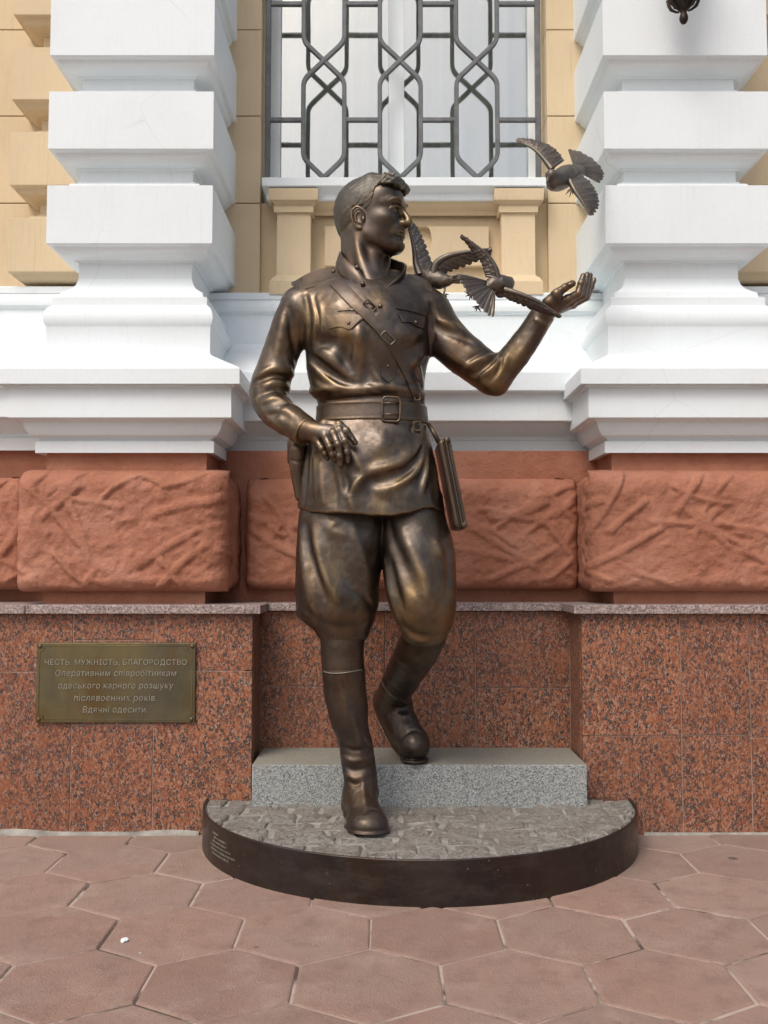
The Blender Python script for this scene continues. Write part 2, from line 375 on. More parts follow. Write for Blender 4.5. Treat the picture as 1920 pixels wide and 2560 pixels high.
for a in ((-4.0, GL - .03, GY + .0045, 4.3), (GR + .03, 4.2, GY + .0045, 4.3), (GL - .029, GR + .029, GB + .0045, 4.3)):
    MB().box(*a, -.03, ct - .004).build('wall_core', GROUT, bld)
# granite ledge: slabs of one thickness stepping back into the recess
ov = .032
for x0, x1 in ((-4.0, -2.7), (-2.697, -1.36), (-1.357, GL + ov)): MB().box(x0, x1, GY - ov, 4.15, capz0, capz1, .004).build('ledge_slab', CAP, bld)
for x0, x1 in ((GR - ov, 1.62), (1.623, 2.9), (2.903, 4.2)): MB().box(x0, x1, GY - ov, 4.15, capz0, capz1, .004).build('ledge_slab', CAP, bld)
MB().box(GL + ov + .002, XC - .06, GB - ov, 4.15, capz0 + .001, capz1 - .001, .004).build('ledge_slab', CAP, bld)
MB().box(XC - .057, GR - ov - .002, GB - ov, 4.15, capz0 + .001, capz1 - .001, .004).build('ledge_slab', CAP, bld)

# rough red stone: a rounded cushion of stucco with trowelled criss-cross ridges
def rough_block(x0, x1, z0, z1, yf, depth, seed, r=.07, amp=1.0):
    st = .0075; rg = np.random.default_rng(seed)
    w, h = x1 - x0, z1 - z0
    s = np.concatenate([np.linspace(-depth, -r, max(2, int((depth - r) / .02))), np.linspace(-r, w + r, int((w + 2 * r) / st))[1:], np.linspace(w + r, w + depth, max(2, int((depth - r) / .02)))[1:]])
    t = np.linspace(0, h, int(h / st)); S, T = np.meshgrid(s, t)
    # plan: corner of radius r
    px = np.clip(S, 0, w); over = np.where(S < 0, -S, np.where(S > w, S - w, 0))
    def corner(d, rr):                               # d: distance to the edge along the face
        k = np.clip(1 - d / rr, 0, 1); return rr * (1 - np.sqrt(np.clip(1 - k * k, 0, 1)))
    inset = corner(np.minimum(S, w - S), r)
    y = np.where(over > 0, yf + r + over, yf + np.where(over > 0, 0, inset))
    edge_t = np.minimum(T, h - T)
    back = corner(h - T, .085) + corner(T, .05); y = y + back * np.where(over > 0, 0, 1)
    side_in = np.where(over > 0, back, 0)
    X_ = x0 + px + np.where(S < 0, side_in, np.where(S > w, -side_in, 0)); Z_ = z0 + T
    H = np.zeros_like(S)
    rough = fbm(np.stack([S * 17 + seed, T * 21, over * 17 + seed * .7], -1), 5, seed, .6)
    wob = fbm(np.stack([S * 7, T * 7, over * 5 + seed], -1), 3, seed + 9)
    for k in range(int(w * h * 66)):
        cx, cz = rg.uniform(-.08, w + .08), rg.uniform(-.02, h + .02); an = rg.choice([.62, -.55, .30, .95, -.95, -.25]) + rg.normal(0, .12); ln = rg.uniform(.05, .22); wd = rg.uniform(.011, .020)
        du, dv = (S - cx) * math.cos(an) + (T - cz) * math.sin(an), -(S - cx) * math.sin(an) + (T - cz) * math.cos(an)
        dv = dv + rg.uniform(-1, 1) * du * du * 1.2 + wob * .012
        e = np.clip((ln - np.abs(du)) / .025, 0, 1); prof = np.clip((1 - np.abs(dv) / wd) * 2.6 + .15 * rough, 0, 1); prof = prof * prof * (3 - 2 * prof)
        H = np.maximum(H, (.0065 + rg.uniform(0, .0055)) * prof * e)
    fl = np.clip(H / .006, 0, 1); H = H + .0045 * wob + rough * (.0135 * (1 - fl) + .0035 * fl)
    H = H + .004 * np.round(fbm(np.stack([S * 26, T * 34, over * 20 + seed * 2], -1), 3, seed + 4) * 2.2) * (1 - fl) * .5
    fade = np.clip(edge_t / .02, 0, 1)
    H = H * amp * fade
    y = y - np.where(over > 0, 0, H); X_ = X_ + np.where(S < 0, -H, np.where(S > w, H, 0))
    V = np.stack([X_, y, Z_], -1).reshape(-1, 3); n, m = S.shape
    idx = np.arange(n * m).reshape(n, m)
    Fq = np.stack([idx[:-1, :-1], idx[:-1, 1:], idx[1:, 1:], idx[1:, :-1]], -1).reshape(-1, 4)
    return obj('rough_stone', V, Fq, RED, bld, True)
rz0, rz1 = Z(1480, 3.71), Z(1168, 3.71)
rough_block(PX[0] - .425, PX[0] + .415, rz0, rz1, 3.725, .30, 3, .085)
rough_block(PX[1] - .415, PX[1] + .43, rz0, rz1, 3.725, .30, 5, .085)
rough_block(PX[0] + .445, PX[1] - .412, rz0 + .004, rz1 - .012, 3.975, .12, 11, .05)
rough_block(-4.0, PX[0] - .45, rz0 + .004, rz1 - .012, 3.93, .12, 14, .05)
rough_block(PX[1] + .455, 4.2, rz0 + .004, rz1 - .012, 3.93, .12, 17, .05)

def urings(xc, prof, half=HALF, face=NECK, back=4.42):
    return [[(xc - half - o, back, z), (xc - half - o, face - o, z), (xc + half + o, face - o, z), (xc + half + o, back, z)] for o, z in prof]
def pprof(pts): return [(o, Z(v, NECK - o)) for o, v in pts]
# red neck under and over the rough stones
for xc in PX:
    z = Z(1134, 3.77)
    MB().rings(urings(xc, [(.085, capz1 - .01), (.085, rz0 + .03), (.06, rz0 + .06), (.06, rz1 - .06), (.085, rz1 - .03), (.085, z + .01)])).build('red_band', RED, bld)
mb = MB()
def lprof(pts, x0, x1): return [[(x0, Y, z), (x1, Y, z)] for Y, z in pts]
mb.rings(lprof([(4.06, capz1 - .01), (4.06, Z(1130, 4.1))], -4.0, 4.2)).build('red_band', RED, bld)
# white base mouldings
base = pprof([(.06, 1131), (.120, 1132), (.120, 1104), (.105, 1101), (.112, 1096), (.135, 1088), (.150, 1074), (.158, 1056), (.172, 1048), (.198, 1045), (.200, 1043), (.198, 971),
              (.213, 966), (.213, 961), (.236, 959), (.236, 921), (.232, 918), (.19, 908), (.15, 899), (.115, 891), (.100, 887), (.096, 880), (.096, 817), (.097, 815), (.103, 808), (.107, 795), (.104, 781), (.095, 770), (.084, 765), (.078, 763),
              (.078, 743), (.058, 742), (.056, 731), (.045, 729), (.022, 722), (.008, 712), (.002, 700), (-.005, 690)])
for xc in PX: MB().rings(urings(xc, base)).build('base_moulding', WHITE, bld, auto=rad(28))
rec = [(4.2, 1135), (4.12, 1133), (4.12, 1103), (4.135, 1100), (4.13, 1092), (4.10, 1075), (4.075, 1058), (4.015, 1053), (4.012, 1051), (4.012, 985), (4.0, 981), (3.975, 978), (3.972, 975), (3.972, 931), (3.98, 927), (4.05, 910),
       (4.14, 893), (4.22, 876), (4.255, 866), (4.26, 861), (4.28, 860), (4.285, 788), (4.277, 785), (4.268, 778), (4.265, 768), (4.269, 758), (4.278, 753), (4.29, 751), (4.285, 748), (4.285, 734), (4.29, 732), (4.45, 731)]
MB().rings([[(-4.0, Y, Z(v, Y)), (4.2, Y, Z(v, Y))] for Y, v in rec]).build('base_moulding', WHITE, bld, auto=rad(28))
# wall behind the white piers carries yellow ones, on a base of the same profile set forward
for xa, xb in ((-1.70, -.3), (.5, 1.92)):
    f = .10
    mm = [(Y - f, Z(v, Y)) for Y, v in rec[:-1]]
    cut = (xa, PX[0]) if xa < 0 else (PX[1], xb)
    rings = [[(cut[0] - (4.30 - f - Y) * (1 if xa < 0 else 0), 4.45, z), (cut[0] - (4.30 - f - Y) * (1 if xa < 0 else 0), Y, z), (cut[1] + (4.30 - f - Y) * (0 if xa < 0 else 1), Y, z), (cut[1] + (4.30 - f - Y) * (0 if xa < 0 else 1), 4.45, z)] for Y, z in mm]
    MB().rings(rings).build('base_moulding', WHITE, bld, auto=rad(28))
# shafts and rusticated blocks
ZT = 4.1
BZ, BP, BH = Z(608, 3.78), .3885, .238
bprof = [(-.005, -.053), (.010, -.049), (.014, -.043), (.030, -.041), (.055, -.034), (.074, -.019), (.080, -.008), (.098, -.0035), (.101, 0), (.101, BH - .002), (.098, BH), (.070, BH + .003), (.050, BH + .012), (.036, BH + .026), (.032, BH + .034), (.012, BH + .036), (.010, BH + .050), (-.005, BH + .052)]
for xc in PX:
    MB().rings(urings(xc, [(0, Z(735, 3.85)), (0, ZT)])).build('pier_shaft', WHITE, bld)
    for k in range(5):
        MB().rings(urings(xc, [(o, BZ + k * BP + z) for o, z in bprof])).build('rusticated_block', WHITE, bld, auto=rad(28))
YN, YHALF = 4.245, .49
for xc in (PX[0] - .04, PX[1] + .04):
    si = 1 if xc < 0 else -1
    def yrings(prof):                                # hidden inner half stops behind the white pier
        return [[(xc + .2 * si, YN - o, z), (xc - si * (YHALF + o), YN - o, z), (xc - si * (YHALF + o), 4.5, z)][::-si] for o, z in prof]
    MB().rings(yrings([(0, Z(742, 4.2)), (0, ZT)])).build('pier_shaft', YELLOW, bld)
    for k in range(0, 5):
        MB().rings(yrings([(o, BZ + k * BP + z) for o, z in bprof])).build('rusticated_block', YELLOW, bld, auto=rad(28))

# yellow wall with the window opening: ashlar courses with fine recessed joints
WY = 4.36
WL, WR = X(652, WY, 300), X(1368, WY, 300)
jz = [Z(508, WY), Z(290, WY), Z(85, WY)]; pitch = jz[1] - jz[0]
courses = [Z(735, 4.3), jz[0]] + [jz[0] + pitch * (k + 1) for k in range(4)]
for xa, xb in ((-4.0, PX[0] - .34), (PX[0] + .10, WL), (WR, PX[1] - .10), (PX[1] + .34, 4.2)):
    for z0, z1 in zip(courses[:-1], courses[1:]):
        MB().box(xa, xb, WY, WY + .22, z0 + .0025, z1 - .0025, .003).build('ashlar_block', YELLOW, bld)
for a in ((-4.0, WL - .01), (WR + .01, 4.2)): MB().box(*a, WY + .012, 4.62, Z(735, 4.3) - .1, courses[-1] - .01).build('wall_core', YELLOW, bld)
# apron under the sill: two small pilasters, a raised panel with a round opening
AY = 4.40
sz0, sz1 = Z(492, 4.27), Z(443, 4.27)
MB().box(WL - .0, WR, AY, AY + .15, Z(735, 4.3) - .02, sz0 + .02).build('apron_wall', YELLOW, bld)
mb = MB(); m_ = [(4.38, 540), (4.372, 538), (4.368, 528), (4.35, 520), (4.335, 512), (4.33, 507), (4.325, 500), (4.325, 480)]
mb.rings([[(X(770, 4.4, 500), Y, Z(v, Y)), (X(1255, 4.4, 500), Y, Z(v, Y))] for Y, v in m_]).build('apron_moulding', YELLOW, bld, auto=rad(30))
def apron_pilaster(ul, ur):
    xl, xr = X(ul, 4.31, 620), X(ur, 4.31, 620); xm, hw = (xl + xr) / 2, (xr - xl) / 2
    pr = [(.030, 736), (.030, 703), (.024, 701), (.018, 694), (.004, 690), (0, 686), (0, 532), (.012, 530), (.014, 517), (.008, 514), (.012, 509), (.022, 502), (.034, 499), (.036, 490), (.036, 470)]
    return MB().rings([[(xm - hw - o, AY + .02, Z(v, 4.31 - o)), (xm - hw - o, 4.31 - o, Z(v, 4.31 - o)), (xm + hw + o, 4.31 - o, Z(v, 4.31 - o)), (xm + hw + o, AY + .02, Z(v, 4.31 - o))] for o, v in pr]).build('apron_pilaster', YELLOW, bld, auto=rad(30))
apron_pilaster(692, 776); apron_pilaster(1254, 1338)
def panel_with_hole():
    yf, yb = 4.365, 4.41; xl, xr, z0, z1 = X(812, yf, 620), X(1222, yf, 620), Z(664, yf), Z(566, yf)
    cx, cz, r = X(1010, yf, 600), Z(598, yf), .128
    outer, inner = [], []; cor = [math.atan2(z - cz, x - cx) % (2 * math.pi) for x in (xl, xr) for z in (z0, z1)]
    for a in sorted([2 * math.pi * k / 72 for k in range(72)] + cor):
        dx, dz = math.cos(a), math.sin(a)
        tx = (xr - cx) / dx if dx > 1e-6 else (xl - cx) / dx if dx < -1e-6 else 1e9
        tz = (z1 - cz) / dz if dz > 1e-6 else (z0 - cz) / dz if dz < -1e-6 else 1e9
        t = min(tx, tz); outer.append((cx + dx * t, cz + dz * t)); rr = min(r, t * .999); inner.append((cx + dx * rr, cz + dz * rr))
    mb = MB(); mb.rings([[(x, yb, z) for x, z in outer], [(x, yf, z) for x, z in outer], [(x, yf, z) for x, z in inner], [(x, yb, z) for x, z in inner]], closed=True)
    mb.build('apron_panel', YELLOW, bld)
panel_with_hole()
# window sill
sl_, sr_ = X(655, 4.27, 460), X(1367, 4.27, 460)
pr = [(4.40, sz0 + .002), (4.315, sz0), (4.31, sz0 + .004), (4.31, sz0 + .030), (4.305, sz0 + .036), (4.29, sz0 + .044), (4.28, sz0 + .046), (4.27, sz0 + .050), (4.268, sz0 + .053), (4.268, sz1 - .003), (4.272, sz1), (4.62, sz1 + .03)]
MB().rings([[(sl_ + (Y - 4.268) * .35 if Y < 4.32 else sl_ + .016, 4.6, z), (sl_ + (Y - 4.268) * .35 if Y < 4.32 else sl_ + .016, Y, z), (sr_ - (Y - 4.268) * .35 if Y < 4.32 else sr_ - .016, Y, z), (sr_ - (Y - 4.268) * .35 if Y < 4.32 else sr_ - .016, 4.6, z)] for Y, z in pr]).build('window_sill', WHITE, bld, auto=rad(25))
# window: frames, mullion, panes
GLY = 4.565
win = link(bpy.data.objects.new('window', None), bld, ((WL + WR) / 2, GLY, sz1))
zt = ZT
xm0, xm1 = X(972, GLY, 200), X(1010, GLY, 200)
def wbar(x0, x1, z0, z1, y0=GLY - .03, y1=GLY + .04): return MB().box(x0, x1, y0, y1, z0, z1, .004).build('frame', WHITE, win)
sx = X(703, GLY, 200); ex = X(1318, GLY, 200)
wbar(WL - .02, sx, sz1 - .02, zt); wbar(xm0, xm1, sz1 + .03, zt, GLY - .045); wbar(ex, WR + .02, sz1 - .02, zt)
wbar(sx + .001, xm0 - .001, sz1 - .02, sz1 + .075); wbar(xm1 + .001, ex - .001, sz1 - .02, sz1 + .075)
for x0, x1 in ((sx, xm0), (xm1, ex)):
    MB().box(x0 + .001, x1 - .001, GLY, GLY + .005, sz1 + .075, zt).build('pane', GLASS, win)
MB().box(WL - .3, WR + .3, 4.95, 5.0, sz1 - .4, zt + .2).build('room_wall', CURTAIN, bld)
mb = MB(); xs = np.linspace(WL - .05, WR + .05, 420)
mb.rings([[(x, 4.68 + .030 * math.sin(x * 74 + 3 * math.sin(x * 7)) + .022 * math.sin(x * 29 + 1.5 * math.sin(x * 5 + z * 2)), z) for x in xs] for z in (sz1 - .1, sz1 + .5, zt + .1)])
cu = tag(mb.build('curtain', CURTAIN, None, True), 'white pleated curtain hanging behind the barred window', 'curtain')

# iron grille in front of the glass
GRY = 4.43
gr = thing('window_grille', (XC, GRY, sz1), 'grey iron grille of crossing bars over the window', 'window grille')
hb = .0105
def flat_bar(pts, y=GRY, w=hb, d=.010):
    pts = [np.array(p, float) for p in pts]; rings = []
    for i in range(len(pts)):
        t = pts[min(i + 1, len(pts) - 1)] - pts[max(i - 1, 0)]; t /= np.linalg.norm(t); nrm = np.array((-t[1], t[0]))
        a, b = pts[i] + nrm * w, pts[i] - nrm * w; c = .003
        rings.append([(a[0] - nrm[0] * c, y - d, a[1] - nrm[1] * c), (b[0] + nrm[0] * c, y - d, b[1] + nrm[1] * c), (b[0], y - d + c, b[1]), (b[0], y + d, b[1]), (a[0], y + d, a[1]), (a[0], y - d + c, a[1])])
    return MB().rings(rings, closed=True, cap0=True, cap1=True)
gl, grx = X(669.5, GRY, 300), X(1345, GRY, 300)
flat_bar([(gl, sz1 - .005), (gl, zt)], w=.0125, d=.014).build('frame', IRON, gr); flat_bar([(grx, sz1 - .005), (grx, zt)], w=.0125, d=.014).build('frame', IRON, gr)
zx = Z(152, GRY); per = Z(10, GRY) - Z(300, GRY); zb = Z(300, GRY)
hwid = 52.5 / F_PX * GRY; cxs = [X(u, GRY, 152) for u in (810, 1000.5, 1191.5)]
def bez(p0, p1, p2, n=5): return [((1 - t) ** 2 * p0[0] + 2 * t * (1 - t) * p1[0] + t * t * p2[0], (1 - t) ** 2 * p0[1] + 2 * t * (1 - t) * p1[1] + t * t * p2[1]) for t in np.linspace(0, 1, n)]
for cx in cxs:
    for sgn in (1, -1):
        pts = []; s = sgn
        z_ = zx - per
        pts.append((cx - s * .010 * 0, z_))
        for k in range(3):                           # from crossing to crossing, swapping sides
            zc0 = zx + (k - 1) * per; zc1 = zc0 + per; q = .092; e = .022
            x_ = cx + s * hwid
            pts += [(cx + s * hwid * .12, zc0 + .012)] if k else []
            pts += bez((cx + s * (hwid - e * 1.15), zc0 + q - e), (x_, zc0 + q + .002), (x_, zc0 + q + e + .01))
            pts += bez((x_, zc1 - q - e - .01), (x_, zc1 - q - .002), (cx + s * (hwid - e * 1.15), zc1 - q + e))
            s = -s
        pts = [p for p in pts if p[1] > sz1 - .03]
        flat_bar(pts, y=GRY + (.0012 if sgn > 0 else -.0012)).build('lattice_bar', IRON, gr)
for k in range(0, 3):
    z_ = zb + k * per
    ends = [gl + .0125] + [c + d for c in cxs for d in (-hwid - .0095, hwid + .0095)] + [grx - .0125]
    for a, b in zip(ends[0::2], ends[1::2]): flat_bar([(a, z_), (b, z_)], w=.0105, d=.009).build('cross_bar', IRON, gr)

# wall lantern whose finial hangs into the top of the picture
lx, ly = X(1709, 3.62, 30), 3.62
LAMP = m_bronze('lamp_iron', [(.022, .018, .016), (.04, .032, .028), (.07, .055, .05)], (.06, .04, .032), (.45, .65), .1)
ln = thing('wall_lantern', (lx, 3.78, Z(0, 3.62)), 'dark iron lantern on the right white pier, only its pointed bottom in view', 'lantern')
z0 = Z(60, 3.62); k = 1 / F_PX * 3.62
prof = [(.2, 60), (6, 58.5), (10, 53), (11.5, 46), (10.5, 40), (8, 34), (7.5, 30), (11, 27), (14, 24), (19, 17), (27, 12), (31, 4), (36, -6), (40, -16), (40, -24), (46, -28), (46, -36)]
mb = MB().lathe(lx, ly, [(r * k, Z(v, ly)) for r, v in prof[:7]], 18); mb.build('finial', LAMP, ln, auto=rad(50))
mb = MB().lathe(lx, ly, [(r * k * (1 + .0), Z(v, ly)) for r, v in prof[6:]], 8)
mb.build('bowl', LAMP, ln)
for a in range(6):
    an = a * math.pi / 3 + .2; mb = MB()
    mb.tube([(lx + math.cos(an) * r * k, ly + math.sin(an) * r * k, Z(v, ly)) for r, v in ((14, 26), (24, 20), (36, 10), (42, -2), (47, -18))], [.003, .005, .007, .007, .005], 6); mb.build('leaf', LAMP, ln)
zt_ = Z(-36, ly)
mb = MB().lathe(lx, ly, [(.066, zt_), (.095, zt_ + .26), (.0951, zt_ + .265)], 6); mb.build('pane', GLASS, ln)
MB().lathe(lx, ly, [(.11, zt_ + .265), (.10, zt_ + .29), (.05, zt_ + .35), (.012, zt_ + .39)], 6).build('roof', LAMP, ln)
MB().tube([(lx, ly, zt_ + .38), (lx, ly + .05, zt_ + .42), (lx, 3.70, zt_ + .40), (lx, 3.79, zt_ + .36)], .012, 8).build('bracket', LAMP, ln)

# ------------------------------------------------------------------ step and half-round plinth
PZ = .133; PC = np.array((.130, 3.665)); PR = .799; PE = .958
stz = .282
st = tag(MB().box(-.484, .744, 3.565, 3.905, .1, stz, .005).build('granite_step', STEP), 'grey granite step at the foot of the recess behind the plinth', 'step')
pl = thing('plinth', (PC[0], PC[1], 0), 'half round plinth of cobbles inside a dark bronze rim', 'plinth')
n = 64; A = [math.pi + math.pi * i / n for i in range(n + 1)]
def arc(r, z): return [(PC[0] + r * math.cos(a), PC[1] + r * math.sin(a) * PE, z) for a in A]
rim = MB().rings([arc(PR, -.015), arc(PR, PZ + .002), arc(PR - .002, PZ + .004), arc(PR - .009, PZ + .004), arc(PR - .011, PZ), arc(PR - .011, .0)]).build('rim', RIM, pl, auto=rad(40))
MB().add(arc(PR - .010, PZ - .0065), [tuple(range(n + 1))]).build('mortar_bed', MORTAR, pl)
def clip_poly(poly, f):                              # keep f(p) >= 0
    out = []
    for i in range(len(poly)):
        a, b = poly[i], poly[(i + 1) % len(poly)]; fa, fb = f(a), f(b)
        if fa >= 0: out.append(a)
        if (fa >= 0) != (fb >= 0): t = fa / (fa - fb); out.append((a[0] + (b[0] - a[0]) * t, a[1] + (b[1] - a[1]) * t))
    return out
ROCK = np.random.default_rng(21)
y = PC[1] - .012; row = 0
while y > PC[1] - PR:
    d = ROCK.uniform(.085, .115); x = PC[0] - PR - ROCK.uniform(0, .12)
    while x < PC[0] + PR:
        w = ROCK.uniform(.10, .185); jt = lambda s=.013: ROCK.normal(0, s)
        g = .006
        poly = [(x + g + jt() * .4, y - d + g + jt()), (x + w * .5, y - d + g + jt()), (x + w - g + jt() * .4, y - d + g + jt()), (x + w - g + jt() * .4, y - d * .5), (x + w - g + jt() * .4, y - g + jt() * .4), (x + w * .5, y - g + jt() * .4), (x + g + jt() * .4, y - g + jt() * .4), (x + g, y - d * .5)]
        RR = PR - .014
        for kk in range(28):                         # clip to the circle with tangent half-planes
            a = math.pi + math.pi * (kk + .5) / 28; nx, ny = math.cos(a), math.sin(a)
            poly = clip_poly(poly, lambda p: RR - (p[0] - PC[0]) * nx - (p[1] - PC[1]) * ny) if poly else poly
        poly = clip_poly(poly, lambda p: PC[1] - .006 - p[1]) if poly else poly
        x += w
        if len(poly) < 3: continue
        c = np.mean(poly, 0); ar = max(np.ptp([p[0] for p in poly]), 0) * max(np.ptp([p[1] for p in poly]), 0)
        if ar < .0007: continue
        poly = [(p[0], PC[1] + (p[1] - PC[1]) * PE) for p in poly]; c = np.mean(poly, 0); zt_ = PZ + ROCK.uniform(-.003, .004)
        def rg(sc, z, j=.002): return [(c[0] + (p[0] - c[0]) * sc, c[1] + (p[1] - c[1]) * sc, z + ROCK.normal(0, j)) for p in poly]
        mb = MB().rings([rg(1.0, PZ - .024, 0), rg(1.0, zt_ - .012), rg(.96, zt_ - .004), rg(.82, zt_, .003), rg(.60, zt_ + .001, .004), rg(.28, zt_ + .002, .004)], closed=True, cap1=True)
        mb.build('cobble', COBBLE, pl, auto=rad(35))
    y -= d; row += 1

# raised text on a flat face, turned into real geometry
def text_mesh(txt, size, ext, align='CENTER', shear=0.0):
    # each stroke of a glyph is filled on its own (with its counters), so that overlapping strokes stay solid
    cu = bpy.data.curves.new('t', 'FONT'); cu.body = txt; cu.size = size; cu.align_x = align; cu.shear = shear; cu.resolution_u = 3; cu.space_character = 1.08
    o = bpy.data.objects.new('t', cu); C.objects.link(o); dg = bpy.context.evaluated_depsgraph_get()
    c2 = o.to_curve(dg); polys = []
    for sp in c2.splines:
        if sp.type == 'BEZIER':
            bp = sp.bezier_points; pts = []
            for a, b in zip(bp, list(bp[1:]) + [bp[0]]):
                for t in (0, .25, .5, .75):
                    u = 1 - t; pts.append(a.co * u ** 3 + a.handle_right * 3 * u * u * t + b.handle_left * 3 * u * t * t + b.co * t ** 3)
        else: pts = [p.co.xyz for p in sp.points]
        q = np.array([p[:2] for p in pts]); q = q[np.linalg.norm(q - np.roll(q, 1, 0), axis=1) > 1e-4]
        d0, d1 = q - np.roll(q, 1, 0), np.roll(q, -1, 0) - q
        polys.append(q[np.abs(d0[:, 0] * d1[:, 1] - d0[:, 1] * d1[:, 0]) > 2e-6])
    o.to_curve_clear(); bpy.data.objects.remove(o); bpy.data.curves.remove(cu)
    area = [.5 * np.sum(q[:, 0] * np.roll(q[:, 1], -1) - np.roll(q[:, 0], -1) * q[:, 1]) for q in polys]
    sg = math.copysign(1, max(area, key=abs)); V, F = [], []
    def inside(p, q):
        x, y = p; a, b = q, np.roll(q, -1, 0); m = (a[:, 1] > y) != (b[:, 1] > y)
        xs = a[:, 0] + (y - a[:, 1]) / np.where(m, b[:, 1] - a[:, 1], 1) * (b[:, 0] - a[:, 0]); return np.sum(m & (x < xs)) % 2 == 1
    outs = [k for k in range(len(polys)) if area[k] * sg > 0 or not any(inside(polys[k].mean(0), polys[m]) for m in range(len(polys)) if m != k)]
    for n_, k in enumerate(outs):
        loops = [polys[k]] + [polys[m] for m in range(len(polys)) if m != k and area[m] * sg <= 0 and inside(polys[m].mean(0), polys[k])]
        flat = [p for l in loops for p in l]
        eds, s0 = [], 0
        for l in loops: eds += [(s0 + i, s0 + (i + 1) % len(l)) for i in range(len(l))]; s0 += len(l)
        cv, _, cf, _, _, _ = delaunay_2d_cdt([Vector(map(float, p)) for p in flat], eds, [], 0, 1e-7)
        cp = np.array([v[:] for v in cv]); flatn = np.array(flat); near = [int(np.argmin(((flatn - p) ** 2).sum(1))) for p in cp]
        tri = [tuple(near[i] for i in f) for f in cf if inside(cp[list(f)].mean(0), loops[0]) and not any(inside(cp[list(f)].mean(0), h) for h in loops[1:])]
        zt = ext * (1 + .06 * (n_ % 3)); b0 = len(V); nn = len(flat)
        V += [(p[0], p[1], zt) for p in flat] + [(p[0], p[1], -ext) for p in flat]
        F += [tuple(b0 + i for i in t) for t in tri]; s0 = 0
        for l in loops:
            m = len(l); F += [(b0 + s0 + i, b0 + s0 + (i + 1) % m, b0 + nn + s0 + (i + 1) % m, b0 + nn + s0 + i) for i in range(m)]; s0 += m
    return np.array(V), F
# plaque
py = GY - .012
a0, b0 = P(92, 1607, py), P(487, 1807, py); px0, px1, pz0, pz1 = a0[0], b0[0], b0[2], a0[2]
pq = thing('plaque', ((px0 + px1) / 2, GY, pz0), 'weathered brass plaque with Ukrainian inscription on the red granite', 'plaque')
mb = MB().box(px0, px1, py, GY + .001, pz0, pz1, .003).build('plate', PLAQUE, pq)
fx, fz, c = .013, .012, .018
def frame_line(off, w):
    x0, x1, z0, z1 = px0 + off, px1 - off, pz0 + off, pz1 - off
    pts = [(x0 + c, z0), (x1 - c, z0)] + [(x1 - c * math.cos(t) * 1.0, z0 + c * math.sin(t)) for t in np.linspace(0, math.pi / 2, 5)][:0] + [(x1 - c, z0 + c * .7), (x1 - c * .7, z0 + c), (x1, z0 + c), (x1, z1 - c), (x1 - c * .7, z1 - c), (x1 - c, z1 - c * .7), (x1 - c, z1), (x0 + c, z1), (x0 + c, z1 - c * .7), (x0 + c * .7, z1 - c), (x0, z1 - c), (x0, z0 + c), (x0 + c * .7, z0 + c), (x0 + c, z0 + c * .7)]
    pts.append(pts[0]); return MB().tube([(x, py, z) for x, z in pts], w, 6)
frame_line(.012, .0016).build('border', PLAQUE, pq, True)
for x in (px0 + .013, px1 - .013):
    for z in (pz0 + .013, pz1 - .013):
        MB().rings([[(x + r * math.cos(2 * math.pi * i / 14), py - h, z + r * math.sin(2 * math.pi * i / 14)) for i in range(14)] for r, h in ((.0085, -.001), (.008, .002), (.005, .0045), (.001, .0055))], closed=True, cap1=True).build('rosette', PLAQUE, pq, True)
LINES = [('ЧЕСТЬ, МУЖНІСТЬ, БЛАГОРОДСТВО', 1662, 352), ('Оперативним співробітникам', 1690, 300), ('одеського карного розшуку', 1721, 285), ('післявоєнних років.', 1752, 205), ('Вдячні одесити.', 1781, 160)]
for txt, v, wpx in LINES:
    V, F = text_mesh(txt, 1.0, .01, shear=0 if txt.isupper() else .12)
    s = (wpx / F_PX * py) / np.ptp(V[:, 0]); hh = 1.0
    if txt[0] != 'Ч': hh = 1.06
    V2, F2 = text_mesh(txt, 1.0, .0013 / s, shear=0 if txt.isupper() else .12)
    Vf = np.stack([(px0 + px1) / 2 + V2[:, 0] * s, py - .0012 - V2[:, 2] * s, Z(v, py) + V2[:, 1] * s * hh], -1)
    obj('lettering', Vf, F2, LETTER, pq)

